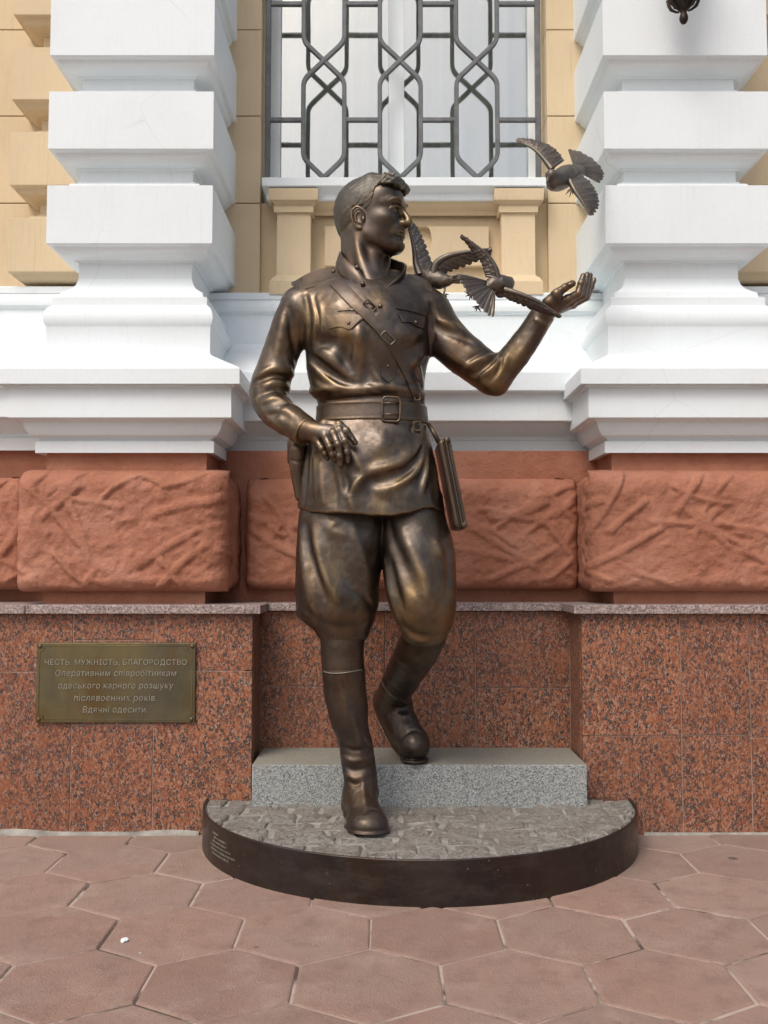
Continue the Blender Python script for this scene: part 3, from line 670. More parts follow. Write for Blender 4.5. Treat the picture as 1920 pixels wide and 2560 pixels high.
fil = MB(); xs = np.linspace(-2.5, X(505, 3.66), 60); fr = []
for x in xs:
    w = .012 + .016 * abs(vnoise(np.array((x * 7, 0, 0)), 5)) + .010 * max(0, vnoise(np.array((x * 2.3, 3, 0)), 6)); h_ = .006 + .012 * abs(vnoise(np.array((x * 5, 1, 0)), 7))
    fr.append([(x, GY + .004, h_ + .004), (x, GY - w * .5, h_), (x, GY - w, -.006)])
fil.rings(fr).build('mortar_fillet', MORTAR, pav, True)
fil = MB(); xs = np.linspace(X(1600, 3.66), 2.6, 40); fr = []
for x in xs:
    w = .006 + .012 * abs(vnoise(np.array((x * 7, 0, 0)), 15)); fr.append([(x, GY + .004, .008), (x, GY - w * .5, .004), (x, GY - w, -.006)])
fil.rings(fr).build('mortar_fillet', MORTAR, pav, True)
ins = MB(); rq = np.random.default_rng(4)
for r_i, (a0_, ln_) in enumerate(((.50, .045), (.515, .085), (.50, .10), (.47, .15), (.475, .17), (.49, .13))):
    z_ = .108 - .0135 * r_i; a_ = math.pi + a0_ - .02
    end = a_ + ln_ / PR * 1.1
    while a_ < end:
        w_ = rq.uniform(.0022, .0042) / PR; rr2 = PR + .0012; h_ = rq.uniform(.0022, .0036)
        q = [(PC[0] + r * math.cos(t), PC[1] + r * math.sin(t) * PE - .0004, z_ + zz) for zz in (-h_, h_) for r in (PR - .001, rr2) for t in (a_, a_ + w_ * rq.uniform(.4, 1))]
        ins.add(q, [(0, 1, 3, 2), (4, 6, 7, 5), (2, 3, 7, 6), (0, 2, 6, 4), (1, 5, 7, 3)]); a_ += w_ + rq.choice([.0018, .0022, .006]) / PR
tag(ins.build('worn_inscription', LETTER, pl), kind='stuff')

ly_ = CAM_H * F_PX / (2330 - 1421); lx_ = X(312, ly_, 2330); rr_q = np.random.default_rng(3); mb = MB()
rows = [[(lx_ + .010 * r * math.cos(a) * rr_q.uniform(.6, 1.3), ly_ + .014 * r * math.sin(a) * rr_q.uniform(.6, 1.3), .002 + h_ * rr_q.uniform(.6, 1.3)) for a in np.linspace(0, 2 * math.pi, 12)[:-1]] for r, h_ in ((1.0, -.001), (.9, .004), (.55, .006), (.15, .007))]
tag(mb.rings(rows, closed=True, cap1=True).build('paper_scrap', WHITE), 'crumpled white scrap lying on the paving to the left of the plinth', 'litter')

# ------------------------------------------------------------------ signed distance sculpting for the statue
Y0 = 3.35; S0 = Y0 / F_PX                            # one photograph pixel at the statue, in metres
def Q(u, v, d=0.0): return P(u, v, Y0 + d * S0)      # pixel plus depth (same unit, + is away)
def R_(px, d=0.0): return px * (Y0 + d * S0) / F_PX
def catmull(pts, per=6):
    p = np.asarray(pts, float)
    if len(p) < 3: return np.array([p[0] + (p[-1] - p[0]) * t for t in np.linspace(0, 1, per + 1)])
    e = np.vstack([2 * p[0] - p[1], p, 2 * p[-1] - p[-2]]); out = []
    for i in range(1, len(e) - 2):
        a, b, c, d = e[i - 1:i + 3]
        for t in np.arange(per) / per:
            out.append(.5 * (2 * b + (c - a) * t + (2 * a - 5 * b + 4 * c - d) * t * t + (3 * b - a - 3 * c + d) * t ** 3))
    return np.array(out + [p[-1]])
def smin(a, b, k):
    if k <= 0: return np.minimum(a, b)
    h = np.maximum(k - np.abs(a - b), 0) / k; return np.minimum(a, b) - h * h * k * .25
def smax(a, b, k): return -smin(-a, -b, k)

class Field:
    fw, fa = 1.0, 1.0
    def __init__(s, lo, hi, vox):
        s.lo = np.array(lo, float); s.vox = vox; s.n = np.ceil((np.array(hi) - s.lo) / vox).astype(int) + 1
        s.D = np.full(tuple(s.n), .25, np.float32)
    def sub(s, lo, hi):
        a = np.clip(np.floor((np.array(lo) - s.lo) / s.vox).astype(int), 0, s.n - 1); b = np.clip(np.ceil((np.array(hi) - s.lo) / s.vox).astype(int) + 1, 1, s.n)
        if (b <= a).any(): return None
        sl_ = tuple(slice(i, j) for i, j in zip(a, b))
        g = [(s.lo[k] + s.vox * np.arange(a[k], b[k])).astype(np.float32) for k in range(3)]
        return sl_, g[0][:, None, None], g[1][None, :, None], g[2][None, None, :]
    def apply(s, lo, hi, fn, op='add', k=0.0):
        m = k + 3 * s.vox; r = s.sub(np.array(lo) - m, np.array(hi) + m)
        if r is None: return
        sl_, x, y, z = r; d = fn(x, y, z); D = s.D[sl_]
        if op == 'add': s.D[sl_] = smin(D, d, k)
        elif op == 'cut': s.D[sl_] = smax(D, -d, k)
        elif op == 'and': s.D[sl_] = smax(D, d, k)
        elif op == 'bump': s.D[sl_] = D - d
    def chain(s, pts, radii, k=.0, op='add', per=5, smooth=True, clip=None):
        p = np.array([list(a) + [r] for a, r in zip(pts, radii if hasattr(radii, '__len__') else [radii] * len(pts))], float)
        if smooth and len(p) > 2: p = catmull(p, per)
        P3, r3 = p[:, :3], np.maximum(p[:, 3], 1e-4); rm = r3.max()
        def fn(x, y, z):
            d = None
            for a, b, ra, rb in zip(P3[:-1], P3[1:], r3[:-1], r3[1:]):
                ba = b - a; L = float(ba @ ba) + 1e-12
                t = np.clip(((x - a[0]) * ba[0] + (y - a[1]) * ba[1] + (z - a[2]) * ba[2]) / L, 0, 1)
                q = np.sqrt((x - a[0] - t * ba[0]) ** 2 + (y - a[1] - t * ba[1]) ** 2 + (z - a[2] - t * ba[2]) ** 2) - (ra + (rb - ra) * t)
                d = q if d is None else np.minimum(d, q)
            if clip is not None: d = np.maximum(d, (x - clip[0][0]) * clip[1][0] + (y - clip[0][1]) * clip[1][1] + (z - clip[0][2]) * clip[1][2])
            return d.astype(np.float32)
        s.apply(P3.min(0) - rm, P3.max(0) + rm, fn, op, k)
    def px(s, pts, k=0.0, op='add', smooth=True, per=5, flat_end=False):   # pts: (u, v, depth, radius), all in pixels
        W = [Q(u, v, d) for u, v, d, r in pts]; cl = None
        if flat_end: n = W[-1] - W[-2]; cl = (W[-1], n / np.linalg.norm(n))
        s.chain(W, [R_(r, d) for u, v, d, r in pts], k, op, per, smooth, cl)
    def ell(s, c, r, k=0.0, op='add', M=None):
        c = np.array(c, float); r = np.array(r, float); M = np.eye(3) if M is None else np.asarray(M, float); rm = r.max()
        def fn(x, y, z):
            dx, dy, dz = x - c[0], y - c[1], z - c[2]
            q = [(M[i][0] * dx + M[i][1] * dy + M[i][2] * dz) for i in range(3)]
            k0 = np.sqrt(sum((q[i] / r[i]) ** 2 for i in range(3))); k1 = np.sqrt(sum((q[i] / r[i] ** 2) ** 2 for i in range(3))) + 1e-6
            return (k0 * (k0 - 1) / k1).astype(np.float32)
        s.apply(c - rm, c + rm, fn, op, k)
    def box(s, c, h, rnd=.004, k=0.0, op='add', M=None):
        c = np.array(c, float); h = np.array(h, float) - rnd; M = np.eye(3) if M is None else np.asarray(M, float); rm = np.linalg.norm(h) + rnd
        def fn(x, y, z):
            dx, dy, dz = x - c[0], y - c[1], z - c[2]
            q = [np.abs(M[i][0] * dx + M[i][1] * dy + M[i][2] * dz) - h[i] for i in range(3)]
            return (np.sqrt(sum(np.maximum(a, 0) ** 2 for a in q)) + np.minimum(np.maximum(q[0], np.maximum(q[1], q[2])), 0) - rnd).astype(np.float32)
        s.apply(c - rm, c + rm, fn, op, k)
    def loft(s, st, k=0.0, op='add', e=2.2, cap=.02):     # stations (v, left u, right u, depth, half depth)
        st = sorted(st); rows = []
        for v, ul, ur, d, b in st:
            L, R = Q(ul, v, d), Q(ur, v, d); rows.append(((L[2] + R[2]) / 2, (L[0] + R[0]) / 2, L[1], (R[0] - L[0]) / 2, R_(b)))
        T = catmull(np.array(rows), 8); T = T[np.argsort(T[:, 0])]; z0, z1 = T[0, 0], T[-1, 0]
        def fn(x, y, z):
            zz = np.clip(z, z0, z1).ravel(); cx, cy, a, b = (np.interp(zz, T[:, 0], T[:, i]).astype(np.float32)[None, None, :] for i in (1, 2, 3, 4))
            qx, qy = np.abs(x - cx), np.abs(y - cy)
            k0 = ((qx / a) ** e + (qy / b) ** e) ** (1 / e); k1 = np.sqrt((qx / a ** 2) ** 2 + (qy / b ** 2) ** 2) + 1e-6
            rr = np.sqrt((qx / a) ** 2 + (qy / b) ** 2)
            d = (k0 - 1) * rr / k1
            return smax(d, np.maximum(z - z1, z0 - z), cap).astype(np.float32)
        am = T[:, 3].max() + .02
        s.apply((T[:, 1].min() - am, (T[:, 2] - T[:, 4]).min() - .02, z0), (T[:, 1].max() + am, (T[:, 2] + T[:, 4]).max() + .02, z1), fn, op, k)
    def surf(s, u, v, y0=None):                            # first surface met along the sight line of (u, v), in world space
        o = np.array((0, 0, CAM_H)); e = P(u, v, 4.3); ys = np.linspace(2.9, 3.85, 700)
        pts = o + (e - o) * (ys / 4.3)[:, None]; g = (pts - s.lo) / s.vox; i = np.floor(g).astype(int)
        ok = ((i >= 0) & (i < s.n - 1)).all(1); val = np.full(len(ys), 1.0); i = i[ok]; f = g[ok] - i; t_ = 0
        for a in (0, 1):
            for b in (0, 1):
                for c in (0, 1):
                    t_ = t_ + s.D[i[:, 0] + a, i[:, 1] + b, i[:, 2] + c] * (f[:, 0] if a else 1 - f[:, 0]) * (f[:, 1] if b else 1 - f[:, 1]) * (f[:, 2] if c else 1 - f[:, 2])
        val[ok] = t_; w = np.where(val < 0)[0]
        if not len(w): return None
        k = w[0]
        if k == 0: return pts[0]
        t = val[k - 1] / (val[k - 1] - val[k]) if val[k - 1] < .1 else 1.0
        return pts[k - 1] + (pts[k] - pts[k - 1]) * t
    def fold(s, uv, width, amp, taper=True, per=6):        # ridge (amp > 0) or groove drawn over the surface, sizes in pixels
        pts = [s.surf(u, v) for u, v in catmull(np.array(uv, float), per)]; pts = [p for p in pts if p is not None]
        if len(pts) < 2: return
        pts = np.array(pts); n = len(pts); w = R_(width) * s.fw; A = R_(amp) * s.fa
        pr = np.sin(np.linspace(.12, 1, n) * math.pi * .92) if taper else np.ones(n)
        def fn(x, y, z):
            best = None; am = None
            for i in range(n - 1):
                a, b = pts[i], pts[i + 1]; ba = b - a; L = float(ba @ ba) + 1e-12
                t = np.clip(((x - a[0]) * ba[0] + (y - a[1]) * ba[1] + (z - a[2]) * ba[2]) / L, 0, 1)
                q = (x - a[0] - t * ba[0]) ** 2 + (y - a[1] - t * ba[1]) ** 2 + (z - a[2] - t * ba[2]) ** 2
                aa = pr[i] + (pr[i + 1] - pr[i]) * t
                if best is None: best, am = q, aa
                else: m = q < best; best = np.where(m, q, best); am = np.where(m, aa, am)
            return (A * am * (.62 * np.exp(-best / (w * w)) + .5 * np.exp(-np.sqrt(best) / (.45 * w)))).astype(np.float32)
        s.apply(pts.min(0) - 2.6 * w, pts.max(0) + 2.6 * w, fn, 'bump')
    def noise(s, scale, amp, seed=0, oct=3):
        m = np.where(np.abs(s.D) < .03); p = s.lo + np.stack(m, -1) * s.vox
        s.D[m] -= (amp * fbm(p * scale, oct, seed)).astype(np.float32)
    def mesh(s):
        D = s.D; inside = D < 0; n0, n1, n2 = D.shape
        c = [inside[i:n0 - 1 + i, j:n1 - 1 + j, k:n2 - 1 + k] for i in (0, 1) for j in (0, 1) for k in (0, 1)]
        any_ = c[0].copy(); all_ = c[0].copy()
        for a in c[1:]: any_ |= a; all_ &= a
        act = np.stack(np.where(any_ & ~all_), -1); idx = np.full(any_.shape, -1, np.int32); idx[tuple(act.T)] = np.arange(len(act))
        acc = np.zeros((len(act), 3)); cnt = np.zeros(len(act)); off = [(i, j, k) for i in (0, 1) for j in (0, 1) for k in (0, 1)]
        val = [D[act[:, 0] + o[0], act[:, 1] + o[1], act[:, 2] + o[2]] for o in off]
        for i, oa in enumerate(off):
            for j, ob in enumerate(off):
                if j <= i or sum(abs(p - q) for p, q in zip(oa, ob)) != 1: continue
                m = (val[i] < 0) != (val[j] < 0); t = val[i][m] / (val[i][m] - val[j][m])
                acc[m] += np.array(oa) + (np.array(ob) - np.array(oa)) * t[:, None]; cnt[m] += 1
        V = s.lo + (act + acc / np.maximum(cnt, 1)[:, None]) * s.vox
        F = []
        for ax in range(3):
            b, c_ = [(1, 2), (2, 0), (0, 1)][ax]
            lo = [slice(None)] * 3; hi = [slice(None)] * 3; lo[ax] = slice(0, -1); hi[ax] = slice(1, None)
            A, B = inside[tuple(lo)], inside[tuple(hi)]
            for sgn, msk in ((1, A & ~B), (-1, ~A & B)):
                e = np.stack(np.where(msk), -1); e = e[(e[:, b] > 0) & (e[:, c_] > 0) & (e[:, b] < D.shape[b] - 1) & (e[:, c_] < D.shape[c_] - 1)]
                def at(db, dc): q = e.copy(); q[:, b] -= db; q[:, c_] -= dc; return idx[tuple(q.T)]
                f = np.stack([at(1, 1), at(0, 1), at(0, 0), at(1, 0)], -1); F.append(f if sgn > 0 else f[:, ::-1])
        F = np.concatenate(F); F = F[(F >= 0).all(1)]
        # convexity, used as polish where cloth stands proud
        i = np.clip(np.round((V - s.lo) / s.vox).astype(int), 3, np.array(D.shape) - 4)
        g = lambda dx, dy, dz: np.clip(D[i[:, 0] + dx, i[:, 1] + dy, i[:, 2] + dz], -.05, .05)
        h = 3; lap = sum(g(*o) for o in ((h, 0, 0), (-h, 0, 0), (0, h, 0), (0, -h, 0), (0, 0, h), (0, 0, -h))) - 6 * g(0, 0, 0)
        wear = np.clip(lap / (h * h * s.vox * s.vox) / 60 - .40, 0, 1)
        return V, F, wear
    def build(s, name, mat, parent):
        V, F, wear = s.mesh(); o = obj(name, V, F, mat, parent, True)
        a = o.data.attributes.new('wear', 'FLOAT', 'POINT'); a.data.foreach_set('value', wear.astype(np.float32)); return o

def lo_hi(*pts): p = np.array(pts); return p.min(0), p.max(0)
def wearit(o, v=.12):
    a = o.data.attributes.new('wear', 'FLOAT', 'POINT'); a.data.foreach_set('value', [v * .5] * len(o.data.vertices)); return o

# ------------------------------------------------------------------ the bronze statue
S = S0
statue = thing('bronze_statue', (.0, 3.40, PZ), 'bronze statue of a man in belted military tunic and boots stepping down with raised hand', 'statue')
# ---- head frame: the face looks to the right of the picture, seen a little from below
HY = rad(67); HO = Q(929, 543, 10); HF = np.array((math.sin(HY), -math.cos(HY), 0)); HR = np.array((-math.cos(HY), -math.sin(HY), 0)); HU = np.array((0, 0, 1.0))
def H(f, r, h): return HO + HF * f + HR * r + HU * h
HM = np.array((HF, HR, HU))                          # rows: axes of an ellipsoid turned with the head

lo = (Q(640, 0, 0)[0], 3.05, Z(1300, 3.35)); hi = (Q(1500, 0, 0)[0], 3.62, 2.40)
B = Field(lo, hi, .0027)
def he(c, r, k=.02, op='add'): B.ell(H(*c), r, k, op, HM)
def hc(pts, radii, k=.01, op='add', per=5): B.chain([H(*p) for p in pts], radii, k, op, per)
# hidden core that carries head and hands as one figure
B.px([(912, 700, 15, 50), (915, 800, 12, 75), (922, 950, 15, 70), (925, 1080, 15, 72), (925, 1180, 12, 70)], .02)
B.px([(915, 770, 12, 55), (790, 770, 8, 34), (728, 815, 8, 28), (690, 920, 8, 26), (674, 980, 0, 26), (700, 1035, -40, 26), (742, 1066, -80, 27)], .03)
B.px([(930, 770, 12, 55), (1060, 780, 5, 34), (1146, 876, -10, 26), (1225, 936, -30, 24)], .03)
B.px([(1230, 938, -30, 24), (1306, 866, -50, 22), (1362, 781, -70, 22)], .015)
B.px([(880, 1180, 5, 45), (860, 1270, 2, 42)], .03); B.px([(990, 1180, 10, 45), (1015, 1270, 2, 42)], .03)
# skull and face
he((-.014, 0, .038), (.116, .090, .100), 0)
he((-.055, 0, .0), (.070, .078, .085), .03)
he((.040, 0, -.008), (.076, .074, .105), .03)
he((.050, 0, .056), (.068, .073, .056), .03)
for sg in (1, -1):
    hc([(-.002, sg * .060, -.066), (.012, sg * .059, -.086), (.050, sg * .043, -.110), (.086, sg * .018, -.122)], [.020, .021, .021, .021], .022)
    he((.028, sg * .056, -.060), (.040, .020, .042), .03)
    he((.070, sg * .050, -.030), (.030, .020, .018), .030)
    hc([(.072, sg * .059, .022), (.099, sg * .045, .030), (.112, sg * .022, .026), (.116, sg * .010, .018)], [.010, .014, .0125, .009], .016)
he((.056, 0, -.075), (.060, .056, .058), .03)
he((.082, 0, -.066), (.036, .037, .038), .02)
he((.102, 0, -.116), (.023, .028, .024), .018)
for sg in (1, -1):
    he((.124, sg * .037, .001), (.019, .021, .0130), .014, 'cut')      # sockets
    he((.0945, sg * .0385, .000), (.0170, .0180, .0170), .003)         # eyeballs
    hc([(.108, sg * .0185, -.003), (.1135, sg * .030, .0090), (.1100, sg * .044, .0088), (.0975, sg * .0585, -.001)], [.0026, .0042, .0044, .003], .0015)
    hc([(.108, sg * .0195, -.004), (.1095, sg * .031, -.0102), (.1070, sg * .044, -.0098), (.0975, sg * .0575, -.002)], [.0020, .0032, .0032, .002], .0015)
    he((.1118, sg * .0405, -.0004), (.0045, .0048, .0048), .001, 'cut')
    hc([(.121, sg * .013, .022), (.1225, sg * .030, .0340), (.111, sg * .050, .0345), (.092, sg * .066, .022)], [.0035, .0066, .0060, .002], .003)  # brow hair
    hc([(.118, sg * .020, .0150), (.113, sg * .040, .0170), (.100, sg * .060, .0090)], [.002, .003, .001], .004, 'cut')
    he((.1235, sg * .0125, -.0435), (.0165, .0105, .0105), .012)        # nostril wings
    he((.130, sg * .0075, -.0555), (.007, .0036, .0045), .003, 'cut')
    hc([(.108, sg * .026, -.050), (.101, sg * .036, -.063), (.094, sg * .040, -.076)], [.0020, .0034, .0014], .005, 'cut')
hc([(.117, 0, .014), (.128, 0, -.006), (.142, 0, -.031), (.1445, 0, -.041)], [.0090, .0100, .0120, .0120], .012)
hc([(.140, 0, -.045), (.120, 0, -.052)], [.0085, .010], .010)
hc([(.094, .033, -.0780), (.113, .020, -.0735), (.1225, .005, -.0695), (.1218, 0, -.0708), (.1225, -.005, -.0695), (.113, -.020, -.0735), (.094, -.033, -.0780)], [.003, .0062, .0070, .0068, .0070, .0062, .003], .005)
hc([(.095, .031, -.0800), (.113, .018, -.0866), (.1190, 0, -.0885), (.113, -.018, -.0866), (.095, -.031, -.0800)], [.003, .0074, .0086, .0074, .003], .005)
hc([(.092, .037, -.0800), (.1145, .021, -.0795), (.1275, 0, -.0800), (.1145, -.021, -.0795), (.092, -.037, -.0800)], [.0022, .0024, .0026, .0024, .0022], .002, 'cut')
he((.1210, 0, -.1000), (.010, .024, .006), .012, 'cut')                # hollow under the lip
# ears
for sg in (1, -1):
    e0 = (-.010, sg * .083, -.030)
    he((e0[0], sg * .082, e0[2]), (.021, .011, .034), .008)
    he((e0[0] + .003, sg * .0955, e0[2] + .000), (.0135, .0085, .024), .004, 'cut')
    rimp = [(e0[0] + .018, sg * .086, e0[2] - .004), (e0[0] + .016, sg * .092, e0[2] + .022), (e0[0] - .002, sg * .097, e0[2] + .036), (e0[0] - .020, sg * .100, e0[2] + .024), (e0[0] - .022, sg * .099, e0[2] - .002), (e0[0] - .010, sg * .092, e0[2] - .028), (e0[0] + .006, sg * .086, e0[2] - .038)]
    hc(rimp, [.003, .0040, .0045, .0045, .0042, .0045, .006], .003)
    hc([(e0[0] + .006, sg * .091, e0[2] + .022), (e0[0] - .010, sg * .0935, e0[2] + .012), (e0[0] - .009, sg * .0925, e0[2] - .012), (e0[0] + .004, sg * .090, e0[2] - .020)], [.002, .0030, .003, .0025], .002)
    he((e0[0] + .017, sg * .087, e0[2] - .008), (.005, .006, .008), .004)
# neck
B.chain([H(-.045, 0, -.04), H(-.042, 0, -.11), Q(906, 660, 16), Q(910, 715, 16)], [.068, .072, .076, .096], .03)
B.chain([H(.012, 0, -.105), Q(934, 668, -28), Q(938, 712, -42)], [.028, .028, .036], .03)
B.chain([H(-.034, .062, -.066), Q(900, 640, -42), Q(928, 722, -62)], [.010, .012, .012], .03)
B.chain([H(-.034, -.066, -.066), Q(965, 650, 10), Q(955, 718, -55)], [.012, .015, .014], .022)
# his right hand, hanging in front of the skirt
def hand(wrist, mcps, fingers, thumb, back=17):
    for m in mcps: B.px([(*wrist, back + 6), ((wrist[0] + m[0]) / 2, (wrist[1] + m[1]) / 2, (wrist[2] + m[2]) / 2 - 3, back), (*m, 11.5)], .010)
    for f in fingers + [thumb]:
        B.px(f, .004, smooth=False)
        for q in f[1:-1]: B.px([(q[0], q[1], q[2] - 1.5, q[3] * 1.05)] * 2, .004, smooth=False)
        B.px([(f[0][0], f[0][1], f[0][2] - 2, f[0][3] * 1.06)] * 2, .006, smooth=False)
        e, g = f[-1], f[-2]; n_ = ((e[0] - g[0]) * .25, (e[1] - g[1]) * .25)
        B.px([(e[0] - n_[0], e[1] - n_[1], e[2] - e[3] * .75, e[3] * .55), (e[0] + n_[0] * .4, e[1] + n_[1] * .4, e[2] - e[3] * .7, e[3] * .45)], .001, smooth=False)   # nail
hand((764, 1074, -98), [(789, 1096, -116), (811, 1088, -127), (831, 1081, -131), (847, 1073, -128)],
     [[(790, 1098, -118, 9.8), (804, 1121, -130, 8.6), (812, 1134, -129, 7.8), (819, 1146, -124, 6.6)],
      [(813, 1090, -130, 10.6), (825, 1118, -145, 9.3), (831, 1136, -143, 8.4), (837, 1149, -136, 7)],
      [(833, 1083, -134, 10.8), (845, 1111, -150, 9.5), (849, 1140, -147, 8.6), (851, 1162, -138, 7.2)],
      [(849, 1075, -131, 10.4), (862, 1102, -145, 9.2), (867, 1130, -143, 8.2), (869, 1154, -134, 7)]],
     [(812, 1060, -112, 12.5), (848, 1062, -124, 11), (866, 1077, -131, 10), (887, 1106, -128, 8.2)])
B.px([(755, 1070, -92, 28), (790, 1078, -110, 18)], .012); B.px([(740, 1060, -80, 27), (764, 1074, -96, 28)], .012)
# his left hand, palm up
hand((1362, 780, -72), [(1420, 747, -97), (1427, 754, -81), (1431, 759, -64), (1431, 761, -48)],
     [[(1421, 747, -97, 11), (1446, 733, -101, 10), (1453, 708, -101, 9), (1458, 690, -98, 7.6)],
      [(1428, 754, -81, 11.2), (1457, 738, -83, 10), (1464, 708, -83, 9), (1468, 687, -81, 7.6)],
      [(1432, 760, -64, 10.6), (1464, 743, -64, 9.6), (1471, 712, -63, 8.6), (1475, 689, -61, 7.4)],
      [(1432, 762, -48, 9.6), (1467, 744, -45, 8.4), (1478, 718, -43, 7.6), (1485, 700, -41, 6.4)]],
     [(1374, 757, -96, 17), (1392, 735, -110, 13), (1412, 719, -115, 10), (1431, 709, -114, 8.8)], 15)
B.px([(1366, 772, -86, 19), (1390, 747, -102, 15)], .012)
body = B.build('body', BRONZE, statue); 

# ---- hair: short, a swept lock over the brow
hlo, hhi = lo_hi(H(-.17, .14, -.16), H(-.17, -.14, .2), H(.17, .14, -.16), H(.17, -.14, .2))
HA = Field(hlo, hhi, .0026)
def hb(f): return np.interp(f, [-.20, -.13, -.085, -.060, -.046, -.040, -.034, .006, .010, .022, .026, .036, .043, .048, .060, .085, .13], [-.085, -.110, -.118, -.112, -.085, -.05, .010, .012, -.008, -.012, -.004, .018, .036, .070, .082, .086, .086])
c_, r_ = (-.016, 0, .040), (.122, .0955, .106)
HA.ell(H(*c_), r_, 0, 'add', HM); HA.ell(H(-.058, 0, -.004), (.076, .083, .098), .03, 'add', HM); HA.ell(H(.050, 0, .060), (.072, .0765, .058), .03, 'add', HM)
HA.chain([H(.02, r0, .110) for r0 in (-.035, .04)], .030, .03); HA.chain([H(.075, r0, .092) for r0 in (-.035, .040)], .030, .03)
gx, gy, gz = [HA.lo[i] + HA.vox * np.arange(HA.n[i]) for i in range(3)]
dx, dy, dz = gx[:, None, None] - HO[0], gy[None, :, None] - HO[1], gz[None, None, :] - HO[2]
ff = HF[0] * dx + HF[1] * dy + 0 * dz; hh = dz + 0 * ff; rr_ = HR[0] * dx + HR[1] * dy + 0 * dz
nz_ = fbm(np.stack([ff * 90, rr_ * 90, hh * 90], -1), 2, 3) * .004
HA.D = smax(HA.D, (hb(ff) - hh + nz_).astype(np.float32), .005).astype(np.float32)
for r0, q in ((.052, -.010), (.038, -.003), (.022, .001), (.006, .002), (-.010, .001), (-.028, -.004)):    # forelock
    HA.chain([H(.026, r0 * .8, .118 + q), H(.064, r0, .119 + q), H(.100, r0 * 1.02 - .004, .108 + q), H(.120, r0 * .95 - .010, .090 + q * .5)], [.012, .0165, .0165, .010], .007)
for r0 in (.046, .030, .014, -.004, -.02):
    HA.chain([H(.070, r0, .133), H(.104, r0 - .006, .122), H(.126, r0 - .014, .098), H(.124, r0 - .018, .086)], [.003, .0065, .0065, .003], .004)
HA.chain([H(.108, -.012, .094), H(.122, -.018, .082), H(.117, -.022, .070)], [.010, .009, .005], .006)
st_ = fbm(np.stack([(ff - hh * .9) * 150, rr_ * 90 + 0 * hh, (hh + ff * .4) * 60], -1), 3, 8)
HA.D -= ((.0016 + .0045 * np.clip((ff - .03) / .04, 0, 1)) * st_).astype(np.float32)
HA.build('hair', BRONZE_HAIR, statue)

# ---- tunic: torso, sleeves and skirt
T = Field((Q(602, 0, 0)[0], 3.03, Z(1315, 3.2)), (Q(1405, 0, 0)[0], 3.60, Z(655, 3.35)), .0034)
T.loft([(690, 862, 985, 16, 45), (703, 830, 1012, 14, 62), (720, 800, 1044, 12, 80), (745, 775, 1066, 8, 98), (790, 762, 1078, 0, 115), (840, 762, 1080, -2, 120), (883, 764, 1076, 0, 116), (920, 765, 1066, 4, 108), (950, 771, 1061, 8, 102),
        (972, 778, 1060, 10, 102), (988, 778, 1061, 10, 102), (1001, 792, 1062, 10, 95), (1027, 795, 1064, 10, 93), (1054, 793, 1067, 10, 95), (1090, 776, 1074, 8, 106), (1150, 760, 1087, 4, 118), (1210, 751, 1098, 2, 124), (1255, 746, 1107, 2, 127), (1320, 741, 1114, 2, 130)])
T.px([(885, 700, 15, 36), (820, 738, 10, 44), (765, 775, 6, 54)], .05); T.px([(985, 708, 15, 34), (1030, 742, 8, 44), (1068, 780, 5, 54)], .05)
T.px([(752, 770, 5, 54), (728, 818, 8, 50), (708, 870, 10, 47), (690, 920, 8, 47), (677, 962, 4, 50), (673, 995, -6, 49), (692, 1026, -28, 45), (716, 1049, -54, 40), (724, 1055, -62, 39)], .022)
T.px([(724, 1051, -60, 41.5), (768, 1081, -94, 37.5)], .002, flat_end=True)                   # cuff
T.px([(1070, 778, 5, 56), (1108, 836, 0, 54), (1146, 876, -10, 52), (1183, 903, -20, 51), (1228, 940, -30, 47)], .022)
T.px([(1238, 944, -32, 44), (1263, 917, -38, 39), (1306, 866, -50, 34.5), (1338, 817, -62, 31.5), (1360, 783, -70, 30)], .018, flat_end=True)
T.px([(1240, 956, -32, 32), (1244, 962, -32, 25)], .012)
hu, hv = [700, 745, 774, 835, 882, 936, 980, 1023, 1056, 1081, 1106, 1150], [1262, 1267, 1280, 1283, 1285, 1292, 1292, 1284, 1271, 1267, 1275, 1280]
hx = [Q(u, 1280, -90)[0] for u in hu]; hz = [Z(v, Y0 - 90 * S) for v in hv]
T.apply((-1, 3.0, Z(1330, 3.2)), (1, 3.6, Z(1180, 3.35)), lambda x, y, z: (np.interp(x.ravel(), hx, hz)[:, None, None] - z + 0 * y + .012 * (y > 3.34)).astype(np.float32), 'and', .006)
F_ = T.fold; T.fw, T.fa = 1.2, 1.25
# chest and waist
F_([(772, 905), (805, 935), (845, 962), (890, 978), (930, 984)], 10, 9); F_([(768, 882), (800, 905), (838, 938), (880, 962)], 9, -9); F_([(775, 858), (812, 878), (850, 915), (890, 950)], 13, 8)
F_([(776, 850), (812, 858), (850, 846)], 17, -10); F_([(897, 815), (902, 876), (894, 945)], 12, 8); F_([(873, 835), (868, 880), (856, 920)], 12, -7); F_([(920, 850), (928, 905), (915, 955)], 14, -5)
F_([(778, 975), (830, 982), (900, 978), (960, 968), (1020, 975), (1058, 985)], 9, 7, False); F_([(782, 955), (815, 972), (850, 977)], 7, 6); F_([(790, 1003), (860, 1000), (950, 992), (1055, 1004)], 5, -8, False)
F_([(1000, 930), (1030, 955), (1050, 980)], 9, 6); F_([(1040, 905), (1052, 945), (1056, 975)], 8, 6); F_([(960, 965), (935, 930), (925, 895)], 9, 5)
F_([(1078, 765), (1074, 810), (1075, 885)], 6, -9); F_([(1060, 850), (1030, 872), (990, 880)], 15, -5); F_([(1064, 880), (1040, 905), (1010, 915)], 10, 6)
